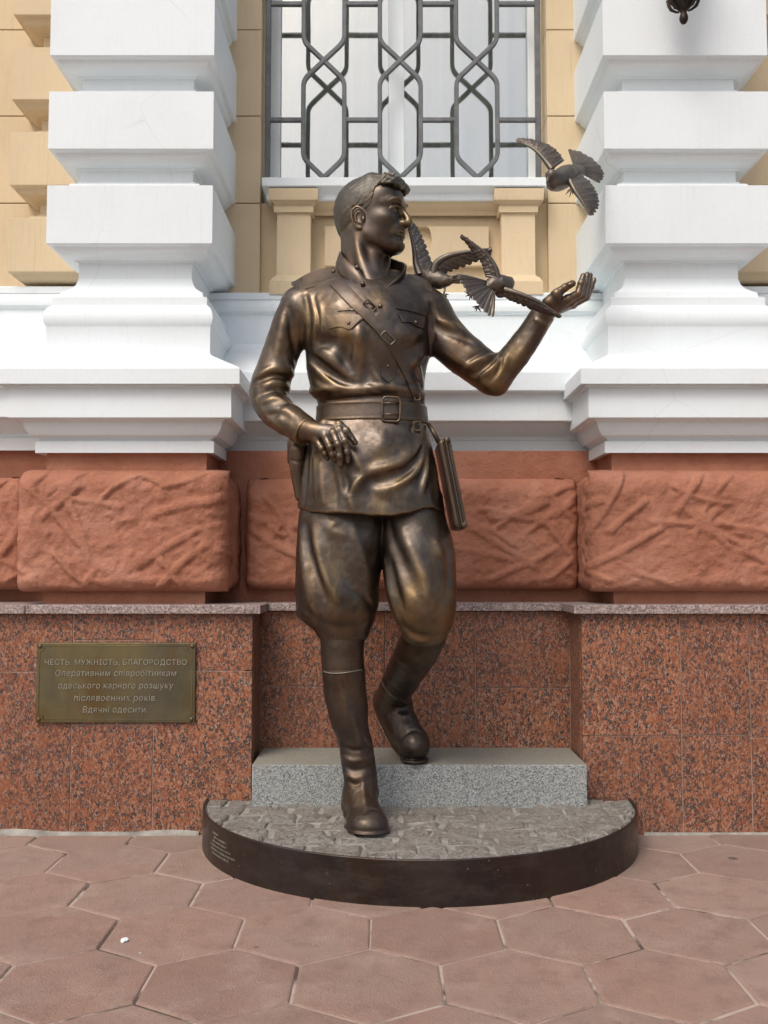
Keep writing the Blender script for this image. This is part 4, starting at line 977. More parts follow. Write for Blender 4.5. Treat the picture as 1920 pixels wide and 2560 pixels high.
F_([(776, 735), (789, 790), (786, 850)], 7, 7); F_([(794, 740), (804, 785), (802, 835)], 6, 5); F_([(764, 742), (773, 800), (768, 868)], 7, -9); F_([(783, 745), (797, 800), (793, 848)], 5, -5)
F_([(838, 840), (880, 836), (925, 846)], 18, 7); F_([(985, 835), (1025, 840), (1058, 832)], 20, 7)
F_([(772, 900), (800, 922), (838, 948), (872, 968)], 11, -11); F_([(768, 868), (800, 862), (838, 846)], 16, -9); F_([(790, 885), (830, 905), (868, 940)], 13, 7)
F_([(898, 826), (890, 870), (884, 905)], 9, 6); F_([(922, 966), (935, 978), (952, 984)], 6, 6); F_([(840, 862), (862, 900), (880, 938)], 13, -5); F_([(1052, 900), (1040, 930), (1036, 960)], 7, -6)
# his right sleeve
F_([(722, 772), (733, 850), (742, 905)], 8, -9); F_([(706, 790), (700, 850), (690, 900)], 13, 7); F_([(640, 940), (680, 922), (715, 926), (742, 944)], 8, 9); F_([(636, 956), (678, 940), (712, 946), (736, 962)], 6, -8)
F_([(660, 962), (700, 960), (730, 976)], 7, 8); F_([(650, 985), (690, 976), (722, 990)], 6, -7); F_([(655, 1005), (690, 996), (725, 1010)], 7, 7); F_([(668, 1040), (700, 1035), (730, 1050)], 8, -5); F_([(640, 1000), (665, 1040), (700, 1068)], 9, 6); F_([(716, 900), (728, 930), (742, 946)], 6, 6)
# his left sleeve
F_([(1080, 800), (1102, 822), (1140, 838), (1185, 860)], 9, -8); F_([(1095, 800), (1130, 812), (1150, 825)], 8, 7); F_([(1110, 880), (1160, 908), (1200, 925)], 15, 5)
F_([(1162, 922), (1196, 900), (1236, 886)], 7, 8); F_([(1182, 938), (1212, 918), (1244, 893)], 6, -8); F_([(1202, 942), (1232, 918), (1250, 898)], 6, 8); F_([(1228, 950), (1248, 925), (1256, 902)], 5, -7); F_([(1248, 935), (1262, 908), (1266, 888)], 6, 7); F_([(1172, 900), (1205, 882), (1238, 880)], 6, -6)
F_([(1285, 905), (1310, 872), (1335, 830)], 8, 4); F_([(1340, 800), (1352, 806), (1368, 812)], 4, 4, False); F_([(1076, 758), (1086, 790), (1084, 850)], 5, -6)
# skirt
F_([(1050, 1075), (1044, 1115), (1008, 1152), (962, 1168), (920, 1186), (898, 1208)], 12, 10); F_([(1058, 1085), (1052, 1130), (1020, 1172), (975, 1192), (930, 1212)], 11, -9); F_([(1062, 1090), (1056, 1150), (1032, 1190), (990, 1220)], 9, 9)
F_([(1066, 1100), (1060, 1170), (1044, 1215)], 9, -9); F_([(1070, 1110), (1066, 1180), (1054, 1235)], 7, 7); F_([(868, 1115), (890, 1150), (908, 1186)], 14, 7); F_([(906, 1190), (884, 1218), (876, 1238), (881, 1275)], 9, 8)
F_([(858, 1175), (868, 1215), (874, 1240)], 9, -8); F_([(800, 1160), (806, 1215), (812, 1265)], 11, 8); F_([(770, 1130), (764, 1190), (760, 1250)], 9, -8); F_([(830, 1170), (838, 1220), (840, 1270)], 10, -5); F_([(915, 1205), (935, 1240), (985, 1262)], 18, -6); F_([(1085, 1130), (1090, 1190), (1095, 1255)], 9, 5)
F_([(820, 1062), (812, 1085), (800, 1110)], 6, 5); F_([(840, 1058), (836, 1075)], 4, 5); F_([(848, 1058), (848, 1078)], 4, -5); F_([(960, 1075), (955, 1110), (930, 1135)], 22, 6); F_([(1030, 1060), (1028, 1080)], 5, -4)
F_([(1052, 1080), (1044, 1122), (1006, 1158), (958, 1172)], 8, 7); F_([(1064, 1095), (1054, 1160), (1024, 1198), (970, 1222)], 8, 7); F_([(1048, 1100), (1026, 1146), (985, 1172)], 9, -8); F_([(1060, 1130), (1042, 1190), (1005, 1218)], 9, -8)
F_([(902, 1178), (930, 1200), (975, 1208)], 14, -8); F_([(786, 1140), (790, 1200), (794, 1262)], 9, 6); F_([(778, 1150), (776, 1210)], 7, -6)
T.noise(11, .004, 2); T.noise(45, .0012, 5)
tun = T.build('tunic', BRONZE, statue)

# ---- trousers
tlo = (Q(725, 0, 0)[0], 3.05, Z(1640, 3.3)); thi = (Q(1150, 0, 0)[0], 3.62, Z(1215, 3.3))
L = Field(tlo, thi, .0036)
L.loft([(1225, 760, 940, 12, 90), (1296, 746, 962, 6, 96), (1350, 742, 960, 2, 98), (1412, 739, 954, -4, 97), (1466, 738, 947, -10, 95), (1502, 739, 948, -13, 92), (1532, 743, 943, -14, 87), (1553, 756, 936, -14, 79), (1570, 778, 929, -13, 70), (1586, 792, 923, -12, 62), (1600, 799, 916, -11, 57)], 0, 'add', 2.1, .012)
L.loft([(1225, 930, 1105, 20, 90), (1296, 948, 1114, 10, 95), (1358, 953, 1133, -4, 97), (1412, 956, 1139, -16, 96), (1466, 962, 1141, -27, 94), (1502, 969, 1141, -33, 90), (1539, 981, 1137, -34, 82), (1572, 997, 1127, -28, 70), (1598, 1010, 1113, -18, 58), (1618, 1022, 1098, -5, 46)], .006, 'add', 2.1, .03)
F_ = L.fold; L.fw, L.fa = 1.4, 1.25
F_([(764, 1310), (772, 1370), (790, 1430), (812, 1490)], 9, -10); F_([(784, 1320), (794, 1375), (812, 1440), (842, 1500)], 9, 9); F_([(752, 1330), (758, 1410), (772, 1490), (795, 1545)], 9, 8); F_([(826, 1330), (850, 1410), (890, 1480), (928, 1520)], 14, -6)
F_([(880, 1310), (905, 1390), (930, 1460)], 12, 6); F_([(760, 1525), (800, 1556), (850, 1570), (910, 1560)], 9, -6); F_([(840, 1300), (830, 1325), (870, 1340)], 12, 6); F_([(900, 1480), (925, 1510), (938, 1530)], 6, -7)
F_([(972, 1305), (990, 1370), (1022, 1440), (1040, 1490)], 14, -10); F_([(1000, 1310), (1035, 1390), (1062, 1450), (1066, 1530)], 16, 8); F_([(962, 1400), (972, 1470), (990, 1530), (1008, 1575)], 7, 9); F_([(975, 1400), (990, 1470), (1008, 1525)], 8, -8)
F_([(1118, 1370), (1122, 1440), (1112, 1510)], 11, -5); F_([(1090, 1350), (1104, 1400)], 8, 6); F_([(1005, 1560), (1035, 1585), (1080, 1592)], 8, -6); F_([(1020, 1590), (1055, 1602), (1095, 1590)], 6, 5)
L.noise(11, .004, 12); L.noise(45, .001, 15)
L.build('trousers', BRONZE, statue)

# ---- boots
BR = Field((Q(780, 0, 0)[0], 3.08, PZ - .02), (Q(990, 0, 0)[0], 3.56, Z(1545, 3.3)), .0034)
BR.loft([(1552, 794, 922, -12, 58), (1606, 801, 913, -9, 57), (1648, 803, 910, -4, 57), (1704, 808, 913, 4, 59), (1760, 815, 919, 10, 57), (1816, 829, 921, 15, 52), (1845, 842, 929, 18, 48), (1880, 849, 934, 20, 46), (1915, 854, 940, 18, 46), (1960, 862, 945, 12, 48), (1990, 866, 948, 6, 50)], 0, 'add', 2.1, .03)
zf = PZ + .004
BR.chain([(-.094, 3.40, zf + .060), (-.088, 3.36, zf + .070), (-.072, 3.30, zf + .062), (-.058, 3.255, zf + .040), (-.050, 3.225, zf + .030)], [.052, .056, .052, .044, .036], .03)
BR.ell((-.060, 3.262, zf + .026), (.066, .085, .046), .03); BR.ell((-.049, 3.212, zf + .020), (.060, .056, .040), .025); BR.ell((-.094, 3.405, zf + .030), (.050, .054, .050), .03)
BR.ell((-.060, 3.262, zf + .006), (.074, .088, .011), .004); BR.ell((-.049, 3.208, zf + .006), (.066, .060, .011), .004); BR.ell((-.090, 3.40, zf + .006), (.054, .058, .011), .004)
BR.apply((-1, 3, -.1), (1, 3.7, zf + .03), lambda x, y, z: (zf - z + 0 * x + 0 * y).astype(np.float32), 'and', .0)
F_ = BR.fold
F_([(806, 1679), (830, 1682), (860, 1681), (908, 1673)], 2.5, 3.0, False); F_([(858, 1868), (885, 1876), (925, 1868)], 6, -5); F_([(846, 1885), (880, 1902), (930, 1895)], 7, 6); F_([(856, 1910), (885, 1926), (930, 1918)], 6, -6)
F_([(858, 1930), (885, 1946), (915, 1938)], 6, 6); F_([(866, 1950), (888, 1962), (905, 1958)], 5, -5); F_([(905, 1945), (910, 1985), (915, 2020)], 8, 5); F_([(880, 1790), (895, 1840), (900, 1885)], 9, 6); F_([(915, 1850), (930, 1872), (928, 1895)], 7, 7); F_([(912, 2032), (930, 2022), (952, 2030)], 5, -5); F_([(846, 1700), (862, 1760), (868, 1820)], 12, 4)
BR.noise(14, .003, 22); BR.noise(60, .001, 23)
BR.build('boot', BRONZE_BOOT, statue)
def seam(f, uv, name='weld_seam'):
    pts = [f.surf(u, v) for u, v in catmull(np.array(uv, float), 6)]; pts = [p for p in pts if p is not None]
    wearit(MB().tube(pts, R_(1.0), 6).build(name, LETTER, statue, True), .0)
seam(BR, [(808, 1679), (830, 1683), (860, 1682), (890, 1677), (906, 1674)])
BL = Field((Q(915, 0, 0)[0], 3.22, stz - .02), (Q(1125, 0, 0)[0], 3.92, Z(1535, 3.3)), .0036)
BL.px([(1068, 1565, -18, 56), (1052, 1608, 20, 54), (1033, 1645, 75, 51), (1007, 1690, 150, 46), (989, 1726, 220, 43), (983, 1752, 268, 42)])
BL.px([(985, 1755, 272, 41), (1002, 1793, 238, 37), (1018, 1826, 208, 37), (1034, 1854, 186, 36)], .03)
BL.px([(960, 1752, 302, 28), (982, 1792, 268, 31), (1006, 1836, 222, 33)], .03)
tc = Q(1038, 1862, 180); BL.ell((tc[0], tc[1] - .002, tc[2] - .004), (.052, .064, .050), .03)
BL.px([(946, 1770, 316, 11), (965, 1812, 288, 12), (986, 1858, 240, 12), (1006, 1884, 200, 11)], .006)
BL.ell((tc[0] - .002, tc[1] + .004, stz + .012), (.053, .063, .010), .004)
BL.apply((-1, 3, -.1), (1, 4, stz + .02), lambda x, y, z: (stz + .002 - z + 0 * x + 0 * y).astype(np.float32), 'and', .0)
F_ = BL.fold
F_([(951, 1690), (968, 1716), (995, 1745), (1018, 1758)], 4, 5, False); F_([(958, 1685), (978, 1712), (1005, 1736)], 4, -4); F_([(975, 1762), (1005, 1772), (1030, 1766)], 7, -5); F_([(985, 1785), (1010, 1790), (1038, 1784)], 7, 4); F_([(1010, 1838), (1035, 1826), (1060, 1836)], 5, -4); F_([(985, 1640), (1015, 1656), (1060, 1650)], 10, 4)
BL.noise(14, .003, 32); BL.noise(60, .001, 33)
seam(BL, [(952, 1690), (958, 1712), (972, 1732), (992, 1750)])
BL.build('boot', BRONZE_BOOT, statue)

# ---- belts, flaps, collar, boards: laid on the tunic's own surface
def hit(u, v, out=0.0, f=None):
    p = (f or T).surf(u, v)
    if p is None: return None
    o = np.array((0, 0, CAM_H)); d = o - p; return p + d / np.linalg.norm(d) * R_(out)
def fill(row):                                       # replaces missed points by the nearest hit depth
    ys = [p[1] for p in row if p is not None]; return ys
def patch(name, rows, thick=3.5, mat=None, sub=8, lift=1.0, mid=3):
    top, bot = catmull(np.array(rows[0], float), sub), catmull(np.array(rows[1], float), sub)
    n = min(len(top), len(bot)); G_ = []
    for t in np.linspace(0, 1, mid + 1): G_.append([hit(*(top[i] * (1 - t) + bot[i] * t), lift) for i in range(n)])
    flat = [p for r in G_ for p in r if p is not None]
    if not flat: return None
    ym = np.median([p[1] for p in flat])
    for j, t in enumerate(np.linspace(0, 1, mid + 1)):
        for i in range(n):
            if G_[j][i] is None or abs(G_[j][i][1] - ym) > .09: G_[j][i] = P(*(top[i] * (1 - t) + bot[i] * t), ym)
    tv = np.array((0, -R_(thick), 0)); mb = MB(); per_ = [(0, i) for i in range(n)] + [(j, n - 1) for j in range(1, mid + 1)] + [(mid, i) for i in range(n - 2, -1, -1)] + [(j, 0) for j in range(mid - 1, 0, -1)]
    base = [G_[j][i] + np.array((0, .008, 0)) for j, i in per_]; edge = [G_[j][i] + tv * .75 for j, i in per_]
    mb.rings([base, edge], closed=True)
    c = np.mean(flat, 0); V = [g + tv for r in G_ for g in r]
    V = [G_[j][i] + tv * (1.0 if 0 < j < mid and 0 < i < n - 1 else .8) for j in range(mid + 1) for i in range(n)]
    mb.add(V, [(j * n + i, (j + 1) * n + i, (j + 1) * n + i + 1, j * n + i + 1) for j in range(mid) for i in range(n - 1)])
    return wearit(mb.build(name, mat or BRONZE, statue, auto=rad(50)))
def band(name, uv, half, thick=4, mat=None, per=7, lift=.5):
    c = catmull(np.array(uv, float), per); n = len(c); Lr, Rr2 = [], []
    for i in range(n):
        t = c[min(i + 1, n - 1)] - c[max(i - 1, 0)]; t /= np.linalg.norm(t); nn = np.array((-t[1], t[0]))
        h = half[0] + (half[1] - half[0]) * i / (n - 1) if hasattr(half, '__len__') else half
        Lr.append(c[i] + nn * h); Rr2.append(c[i] - nn * h)
    return patch(name, (Lr, Rr2), thick, mat or BRONZE_DARK, 1, lift, 4)
def button(u, v, r=5.0, out=2.0, name='button', parent=None, f=None):
    p = hit(u, v, out, f)
    if p is None: return
    rr = R_(r); mb = MB().rings([[(p[0] + q * rr * math.cos(a), p[1] - h * rr, p[2] + q * rr * math.sin(a)) for a in np.linspace(0, 2 * math.pi, 13)[:-1]] for q, h in ((1.02, -.9), (1.0, .25), (.8, .5), (.45, .7), (.05, .75))], closed=True, cap1=True)
    return wearit(mb.build(name, BRONZE, parent or statue, True), .35)
belt = Field((Q(770, 0, 0)[0], 3.08, Z(1075, 3.3)), (Q(1090, 0, 0)[0], 3.6, Z(980, 3.3)), .003)
belt.loft([(985, 787, 1065, 10, 99), (1001, 788, 1066, 10, 99), (1027, 791, 1068, 10, 97), (1054, 789, 1071, 10, 99), (1064, 789, 1071, 10, 99)], 0, 'add', 2.2, .0)
zt0, zt1 = Z(1000, 3.22), Z(1052, 3.22)
belt.apply((-1, 3, 0), (1, 4, 3), lambda x, y, z: (np.abs(z + 0 * x + 0 * y - (zt0 + zt1) / 2) - (zt0 - zt1) / 2).astype(np.float32), 'and', .004)
for v in (1006, 1046): belt.fold([(800, v + 2), (860, v), (950, v - 2), (1055, v + 2)], 2.2, 2.2, False)
bo = belt.build('belt', BRONZE_DARK, statue)
def frame_ring(cu, cv, hw, hh, th, ang=0.0, out=5, name='buckle', f=None, mat=None):
    c = hit(cu, cv, out, f); pts = []
    for k in range(28):
        a = 2 * math.pi * k / 28; e = .35
        x = hw * math.copysign(abs(math.cos(a)) ** e, math.cos(a)); z = hh * math.copysign(abs(math.sin(a)) ** e, math.sin(a))
        pts.append(c + np.array((R_(x * math.cos(ang) - z * math.sin(ang)), R_(x * math.cos(ang)) * 0.08, R_(x * math.sin(ang) + z * math.cos(ang)))))
    pts.append(pts[0]); return wearit(MB().tube(pts, R_(th), 8, False).build(name, mat or BRONZE, statue, True), .4)
bk = frame_ring(978, 1023, 22, 30, 3.2, -.03, 6, 'buckle', belt)
for v in (1008, 1036):
    a, b = hit(958, v, 7, belt), hit(1000, v, 6, belt); wearit(MB().tube([a, (a + b) / 2 + np.array((0, -.004, 0)), b], R_(2.2), 6).build('prong', BRONZE, statue, True), .4)
c = hit(962, 1023, 3, belt)
band('shoulder_strap', [(836, 701), (848, 713), (888, 755), (930, 797), (956, 826), (985, 868), (1010, 910), (1030, 950), (1043, 988)], (17, 12), 8)
band('strap_end', [(870, 706), (892, 730), (915, 757), (930, 772)], 11, 4, lift=2); band('strap_end', [(938, 785), (960, 812), (985, 850), (1004, 893), (1010, 903)], (14, 11), 4.5, lift=4)
frame_ring(924, 764, 15, 8, 2.2, -.75, 9); frame_ring(970, 845, 17, 9, 2.4, -.75, 11)
band('strap_keeper', [(1022, 958), (1040, 950)], 5, 5, lift=6)
frame_ring(1043, 992, 7, 8, 2.2, .2, 8); frame_ring(1043, 1066, 8, 11, 2.4, 0.1, 8)
patch('pocket_flap', ([(811, 791), (840, 787), (880, 785), (917, 792)], [(820, 824), (848, 817), (874, 823), (890, 811), (916, 812)][:4]), 4)
patch('pocket_flap', ([(996, 785), (1020, 786), (1045, 790), (1069, 796)], [(1006, 806), (1026, 806), (1044, 817), (1069, 825)]), 4)
patch('pocket_welt', ([(843, 773), (862, 771), (884, 771)], [(844, 778), (862, 776), (884, 776)]), 3, mid=1); patch('pocket_welt', ([(990, 766), (1030, 774), (1069, 785)], [(990, 771), (1030, 779), (1069, 791)]), 3, mid=1)
patch('placket', ([(949, 830), (950, 870), (952, 905), (953, 938), (971, 956)], [(991, 830), (991, 870), (990, 905), (989, 938), (972, 956)]), 2.5, sub=5)
button(872, 808, 5, 4.5); button(1040, 806, 5, 4.5); button(951, 765, 5.5, 1); button(971, 915, 4, 3)
# shoulder boards
def board(FO, FI, BI, BO, name='shoulder_board'):
    t = np.array((0, 0, R_(8))); n = 9; rows = []
    for i in range(n + 1):
        s_ = i / n; a = Q(*FO) * (1 - s_) + Q(*FI) * s_; b = Q(*BO) * (1 - s_) + Q(*BI) * s_
        if i == n: a, b = a * .72 + b * .28, b * .72 + a * .28
        m = (a + b) / 2 + t * (1.6 + 1.5 * math.sin(math.pi * s_))
        rows.append([a - t * .6, a + t * .4, a * .85 + b * .15 + t * .75, m + t * .1, b * .85 + a * .15 + t * .75, b + t * .4, b - t * .6])
    return wearit(MB().rings(rows, closed=True, cap0=True, cap1=True).build(name, BRONZE_DARK, statue, auto=rad(40)))
board((748, 722, -40), (852, 692, -46), (850, 671, 28), (728, 708, 24)); board((1080, 727, -38), (996, 708, -44), (996, 696, 28), (1076, 716, 26))
p = Q(834, 681, -22); mb = MB().lathe(p[0], p[1], [(.008, p[2] - .004), (.008, p[2] + .006), (.005, p[2] + .010), (.0005, p[2] + .011)], 10); wearit(mb.build('button', BRONZE, statue, True), .3)
# collar: stands round the neck, its ends falling open
cb = [(930, 737, -84), (900, 722, -80), (868, 703, -58), (848, 692, -18), (850, 680, 32), (880, 672, 68), (925, 672, 80), (970, 684, 52), (998, 702, 12), (996, 712, -30), (968, 726, -66), (938, 738, -84)]
ct_ = [(908, 690, -80), (890, 668, -72), (864, 648, -46), (852, 634, -10), (856, 626, 32), (884, 622, 62), (922, 624, 72), (962, 640, 48), (992, 652, 14), (1014, 662, -24), (1004, 684, -58), (972, 712, -78)]
b_, t_ = catmull(np.array(cb, float), 4), catmull(np.array(ct_, float), 4); rows = []
ax = np.array((920, 680, 0.0))
for p, q in zip(b_, t_):
    bP, tP = Q(*p), Q(*q); cP = Q(920, (p[1] + q[1]) / 2, 0); o = (bP + tP) / 2 - cP; o[2] = 0; o = o / (np.linalg.norm(o) + 1e-6) * R_(4.5)
    m = (bP + tP) / 2 + o * 1.2
    rows.append([bP + o, m + o, tP + o * .7, tP + o * .1 + np.array((0, 0, R_(1.5))), tP - o * .6, m - o * .4, bP - o])
wearit(MB().rings(rows, closed=True, cap0=True, cap1=True).build('collar', BRONZE, statue, auto=rad(60)), .2)
for u, v, d in ((893, 668, -78), (907, 709, -92)):
    p = Q(u, v, d); rr = R_(6); wearit(MB().rings([[(p[0] + q * rr * math.cos(a), p[1] - h * rr, p[2] + q * rr * math.sin(a)) for a in np.linspace(0, 2 * math.pi, 13)[:-1]] for q, h in ((1, -2.2), (1, .2), (.6, .6), (.05, .75))], closed=True, cap1=True).build('button', BRONZE, statue, True), .3)
for u, v, d in ((731, 1086, -100), (744, 1097, -112)):
    p = Q(u, v, d + 10); rr = R_(5.5); wearit(MB().rings([[(p[0] + q * rr * math.cos(a), p[1] - h * rr, p[2] + q * rr * math.sin(a)) for a in np.linspace(0, 2 * math.pi, 13)[:-1]] for q, h in ((1, -1.5), (1, .3), (.6, .7), (.05, .85))], closed=True, cap1=True).build('button', BRONZE, statue, True), .3)

# ---- holster behind the right hand, map case at the other hip
HS = Field(lo_hi(Q(705, 1270, -70), Q(800, 1085, 110))[0], lo_hi(Q(705, 1270, -70), Q(800, 1085, 110))[1], .0034)
HS.px([(748, 1118, 20, 22), (747, 1160, 18, 21), (749, 1205, 14, 17), (752, 1240, 10, 12)]); HS.px([(742, 1120, 20, 18), (742, 1170, 40, 17)], .02); HS.px([(744, 1125, -18, 20), (744, 1180, -8, 18), (752, 1240, 0, 12)], .02)
HS.px([(740, 1110, -10, 22), (738, 1150, 10, 20)], .004)
HS.fold([(726, 1160), (735, 1200), (744, 1246)], 3, 4, False); HS.fold([(728, 1150), (745, 1154), (760, 1150)], 3, -4, False)
HS.build('holster', BRONZE_DARK, statue)
a, b = Q(1104, 1106, 5), Q(1147, 1324, 5); zx_ = (a - b) / np.linalg.norm(a - b); xx_ = np.cross(np.array((0, 1.0, 0)), zx_); M = np.array((xx_, (0, 1, 0), zx_)); cc = (a + b) / 2; hl = np.linalg.norm(a - b) / 2
MC = Field(cc - .24, cc + .24, .0034)
MC.box(cc, (R_(15.5), R_(80), hl), .016, 0, 'add', M); MC.box(cc + xx_ * R_(8), (R_(8), R_(84), hl + .003), .010, .002, 'add', M); MC.box(cc - xx_ * R_(1.5) - np.array((0, R_(82), 0)), (R_(1.5), R_(6), hl + .03), .001, .003, 'cut', M)
MC.box(cc + xx_ * R_(10) - np.array((0, R_(82), 0)) , (R_(3.2), R_(4.5), hl * .90), .002, .002, 'cut', M)
MC.build('map_case', BRONZE_BOOT, statue)
c0, c1 = Q(1072, 1060, -20), Q(1100, 1112, -30); wearit(MB().tube([c0, (c0 + c1) / 2 + np.array((0, -.01, 0)), c1], R_(6), 6).build('case_strap', BRONZE_DARK, statue, True))

# ------------------------------------------------------------------ three bronze doves
def feathers(mb, root, tips, n, thick=3.2, over=1.35, bow=6):
    r, t = catmull(np.array(root, float), 8), catmull(np.array(tips, float), 8)
    def samp(c, s): x = s * (len(c) - 1); i = min(int(x), len(c) - 2); return c[i] + (c[i + 1] - c[i]) * (x - i)
    for k in range(n):
        s = (k + .5) / n; a, b = Q(*samp(r, s)), Q(*samp(t, s))
        s0, s1 = max(0, s - .5 / n * over), min(1, s + .5 / n * over)
        wa, wb = (Q(*samp(r, s1)) - Q(*samp(r, s0))) / 2, (Q(*samp(t, s1)) - Q(*samp(t, s0))) / 2
        ax = b - a; L = np.linalg.norm(ax) + 1e-9; ax = ax / L
        nn = np.cross(ax, wb + wa); nn = nn / (np.linalg.norm(nn) + 1e-9)
        if nn[1] > 0: nn = -nn
        side = np.cross(nn, ax); hw0, hw1 = abs(wa @ side), abs(wb @ side); hw0 = max(hw0, R_(2.2)); hw1 = max(hw1, R_(2.6))
        rows = []
        for q, wq_, tq in ((0, 1.0, 1.0), (.35, 1.0, 1.0), (.7, 1.0, .9), (.9, .92, .7), (.98, .6, .5), (1.0, .12, .3)):
            hw = (hw0 + (hw1 - hw0) * q) * wq_; p = a + (b - a) * q + nn * R_(bow) * math.sin(math.pi * q) * .5 - nn * R_(1.2) * (k % 2)
            th = R_(thick) * tq
            rows.append([p + side * hw, p + nn * th, p - side * hw, p - nn * th * .6])
        mb.rings(rows, closed=True, cap0=True, cap1=True)
def wing(bird, lead, trail, n, shoulder=9):
    mb = MB(); ld = catmull(np.array(lead, float), 6); tr = catmull(np.array(trail, float), 6); m = min(len(ld), len(tr))
    feathers(mb, lead, trail, n)
    mid = [ld[int(i * (len(ld) - 1) / 9)] * .45 + tr[int(i * (len(tr) - 1) / 9)] * .55 - np.array((0, 0, 2.5)) for i in range(10)]
    feathers(mb, lead, mid, int(n * 1.3), 2.6)
    mb.tube([Q(*p) for p in ld], [R_(shoulder) * (1 - .8 * i / (len(ld) - 1)) for i in range(len(ld))], 8)
    return wearit(mb.build('wing', BIRD, bird, auto=rad(60)), .25)
def tail(bird, root, tips, n):
    mb = MB(); feathers(mb, root, tips, n, 3.0, 1.3, 4); return wearit(mb.build('tail', BIRD, bird, auto=rad(60)), .25)
def foot(bird, pts, claws):
    mb = MB().tube([Q(*p) for p in pts], [R_(3.4)] + [R_(2.6)] * (len(pts) - 1), 7)
    e = pts[-1]
    for c in claws: mb.tube([Q(*e), Q((e[0] + c[0]) / 2, (e[1] + c[1]) / 2 - 1, e[2]), Q(c[0], c[1], e[2] - 2)], [R_(2.6), R_(2.2), R_(.8)], 6)
    return wearit(mb.build('foot', BIRD, bird, True), .1)
def torso(bird, lo_, hi_, chain, head, beak, eyes=()):
    a, b = lo_hi(Q(*lo_), Q(*hi_), Q(lo_[0], hi_[1], hi_[2]), Q(hi_[0], lo_[1], lo_[2])); f = Field(a - .02, b + .02, .0028)
    f.px(chain, 0); f.px(head, .018); f.noise(60, .0022, 41); f.noise(140, .0008, 42); f.build('body', BIRD, bird)
    wearit(MB().tube([Q(*p[:3]) for p in beak], [R_(p[3]) for p in beak], 8).build('beak', BIRD, bird, True), .2)
    for e in eyes: wearit(MB().lathe(*Q(*e)[:2], [(.0005, Q(*e)[2] - .005), (.004, Q(*e)[2] - .003), (.005, Q(*e)[2]), (.004, Q(*e)[2] + .003), (.0005, Q(*e)[2] + .005)], 8).build('eye', BIRD, bird, True), .1)
def at(pts, d0, d1=None):
    d1 = d0 if d1 is None else d1; n = len(pts) - 1
    return [(u, v, d0 + (d1 - d0) * i / n) for i, (u, v) in enumerate(pts)]
GD = 'bronze doves around the statue'
b1 = thing('bronze_dove', Q(1405, 445, 150), 'bronze dove flying beside the right white pier, above the open palm', 'bird', GD)
torso(b1, (1340, 500, 60), (1480, 395, 260), [(1383, 460, 112, 17), (1396, 452, 130, 26), (1416, 440, 155, 27), (1440, 432, 190, 19), (1456, 424, 225, 9)], [(1388, 448, 112, 18), (1378, 437, 95, 14.5)], [(1372, 442, 86, 5), (1369, 450, 78, 3.6), (1369, 456, 74, 1.2)], [(1384, 433, 83)])
wing(b1, [(1380, 424, 130), (1357, 394, 145), (1332, 371, 160), (1291, 351, 175)], at([(1411, 402), (1400, 384), (1381, 366), (1352, 353), (1321, 346), (1294, 345)], 165, 180), 14)
wing(b1, [(1424, 452, 125), (1438, 478, 108), (1456, 505, 98), (1474, 538, 90)], at([(1454, 436), (1475, 453), (1489, 474), (1497, 496), (1496, 518), (1481, 539)], 165, 105), 13)
tail(b1, at([(1432, 412), (1442, 414), (1450, 424), (1454, 434)], 200), at([(1419, 372), (1449, 378), (1484, 398), (1506, 423), (1510, 442), (1499, 459)], 290), 12)
foot(b1, [(1424, 462, 128), (1430, 471, 112)], [(1414, 486), (1424, 493), (1432, 487), (1418, 478)])
b2 = thing('bronze_dove', Q(1245, 712, -120), 'bronze dove seen from behind with fanned tail, its wing across the raised wrist', 'bird', GD)
torso(b2, (1195, 760, -170), (1300, 675, -60), [(1218, 718, -128, 12), (1234, 711, -124, 20), (1250, 710, -116, 24), (1262, 716, -108, 21), (1252, 730, -105, 15)], [(1266, 712, -104, 15), (1272, 706, -98, 14.5)], [(1277, 716, -90, 5), (1279, 724, -88, 3), (1279, 728, -87, 1)], [(1281, 703, -108)])
wing(b2, [(1246, 698, -132), (1238, 668, -138), (1220, 640, -142), (1194, 617, -146), (1154, 587, -150)], at([(1213, 692), (1209, 678), (1201, 655), (1184, 637), (1171, 617), (1151, 594)], -126, -140), 13, 8)
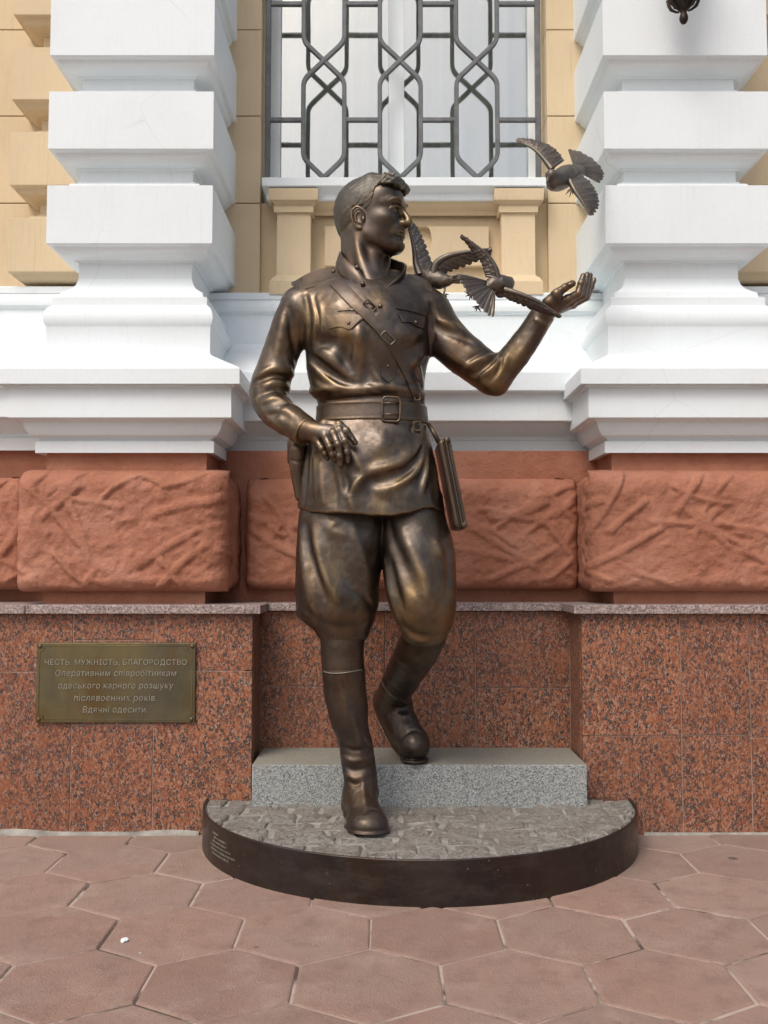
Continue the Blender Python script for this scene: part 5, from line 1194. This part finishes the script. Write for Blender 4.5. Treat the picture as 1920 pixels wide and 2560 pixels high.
wing(b2, [(1262, 724, -130), (1293, 733, -142), (1340, 751, -150), (1366, 766, -152), (1403, 790, -152)], at([(1256, 740), (1275, 752), (1299, 761), (1340, 778), (1369, 788), (1400, 793)], -118, -140), 13, 8)
tail(b2, at([(1216, 702), (1222, 712), (1228, 722), (1238, 731)], -134), at([(1143, 684), (1153, 708), (1167, 728), (1184, 748), (1201, 768), (1219, 787), (1235, 794)], -170), 11)
foot(b2, [(1218, 728, -120), (1190, 735, -128), (1176, 737, -132)], [(1160, 729), (1164, 741), (1174, 750), (1180, 748)])
foot(b2, [(1230, 738, -120), (1206, 760, -128), (1194, 767, -132)], [(1181, 768), (1190, 779), (1202, 780), (1186, 773)])
b3 = thing('bronze_dove', Q(1080, 724, 0), 'bronze dove with raised wings perched on the left shoulder beside the face', 'bird', GD)
torso(b3, (1010, 745, -30), (1150, 640, 110), [(1052, 682, 52, 16), (1062, 692, 42, 26), (1082, 697, 24, 27), (1106, 702, 8, 19), (1128, 700, 0, 10)], [(1056, 682, 66, 15), (1052, 676, 84, 13)], [(1048, 680, 96, 4), (1046, 686, 104, 1.2)])
wing(b3, [(1050, 688, 20), (1040, 660, 28), (1036, 628, 36), (1029, 595, 44), (1019, 556, 52)], at([(1088, 668), (1076, 645), (1064, 612), (1052, 585), (1040, 563), (1024, 546)], 40, 62), 11, 11)
wing(b3, [(1082, 690, 8), (1090, 660, 2), (1116, 642, -4), (1150, 633, -8), (1190, 627, -10), (1229, 621, -12)], at([(1100, 690), (1131, 676), (1169, 663), (1205, 648), (1226, 640), (1230, 630)], 16, -4), 12, 12)
tail(b3, at([(1122, 694), (1126, 702), (1124, 708)], 0), at([(1146, 684), (1154, 697), (1150, 710)], -8), 5)
foot(b3, [(1112, 712, 4), (1112, 726, -2), (1109, 737, -6)], [(1098, 741), (1106, 746), (1118, 742), (1122, 736)])
foot(b3, [(1088, 716, 10), (1080, 724, 6), (1077, 727, 2)], [(1066, 726), (1074, 731), (1086, 729)])
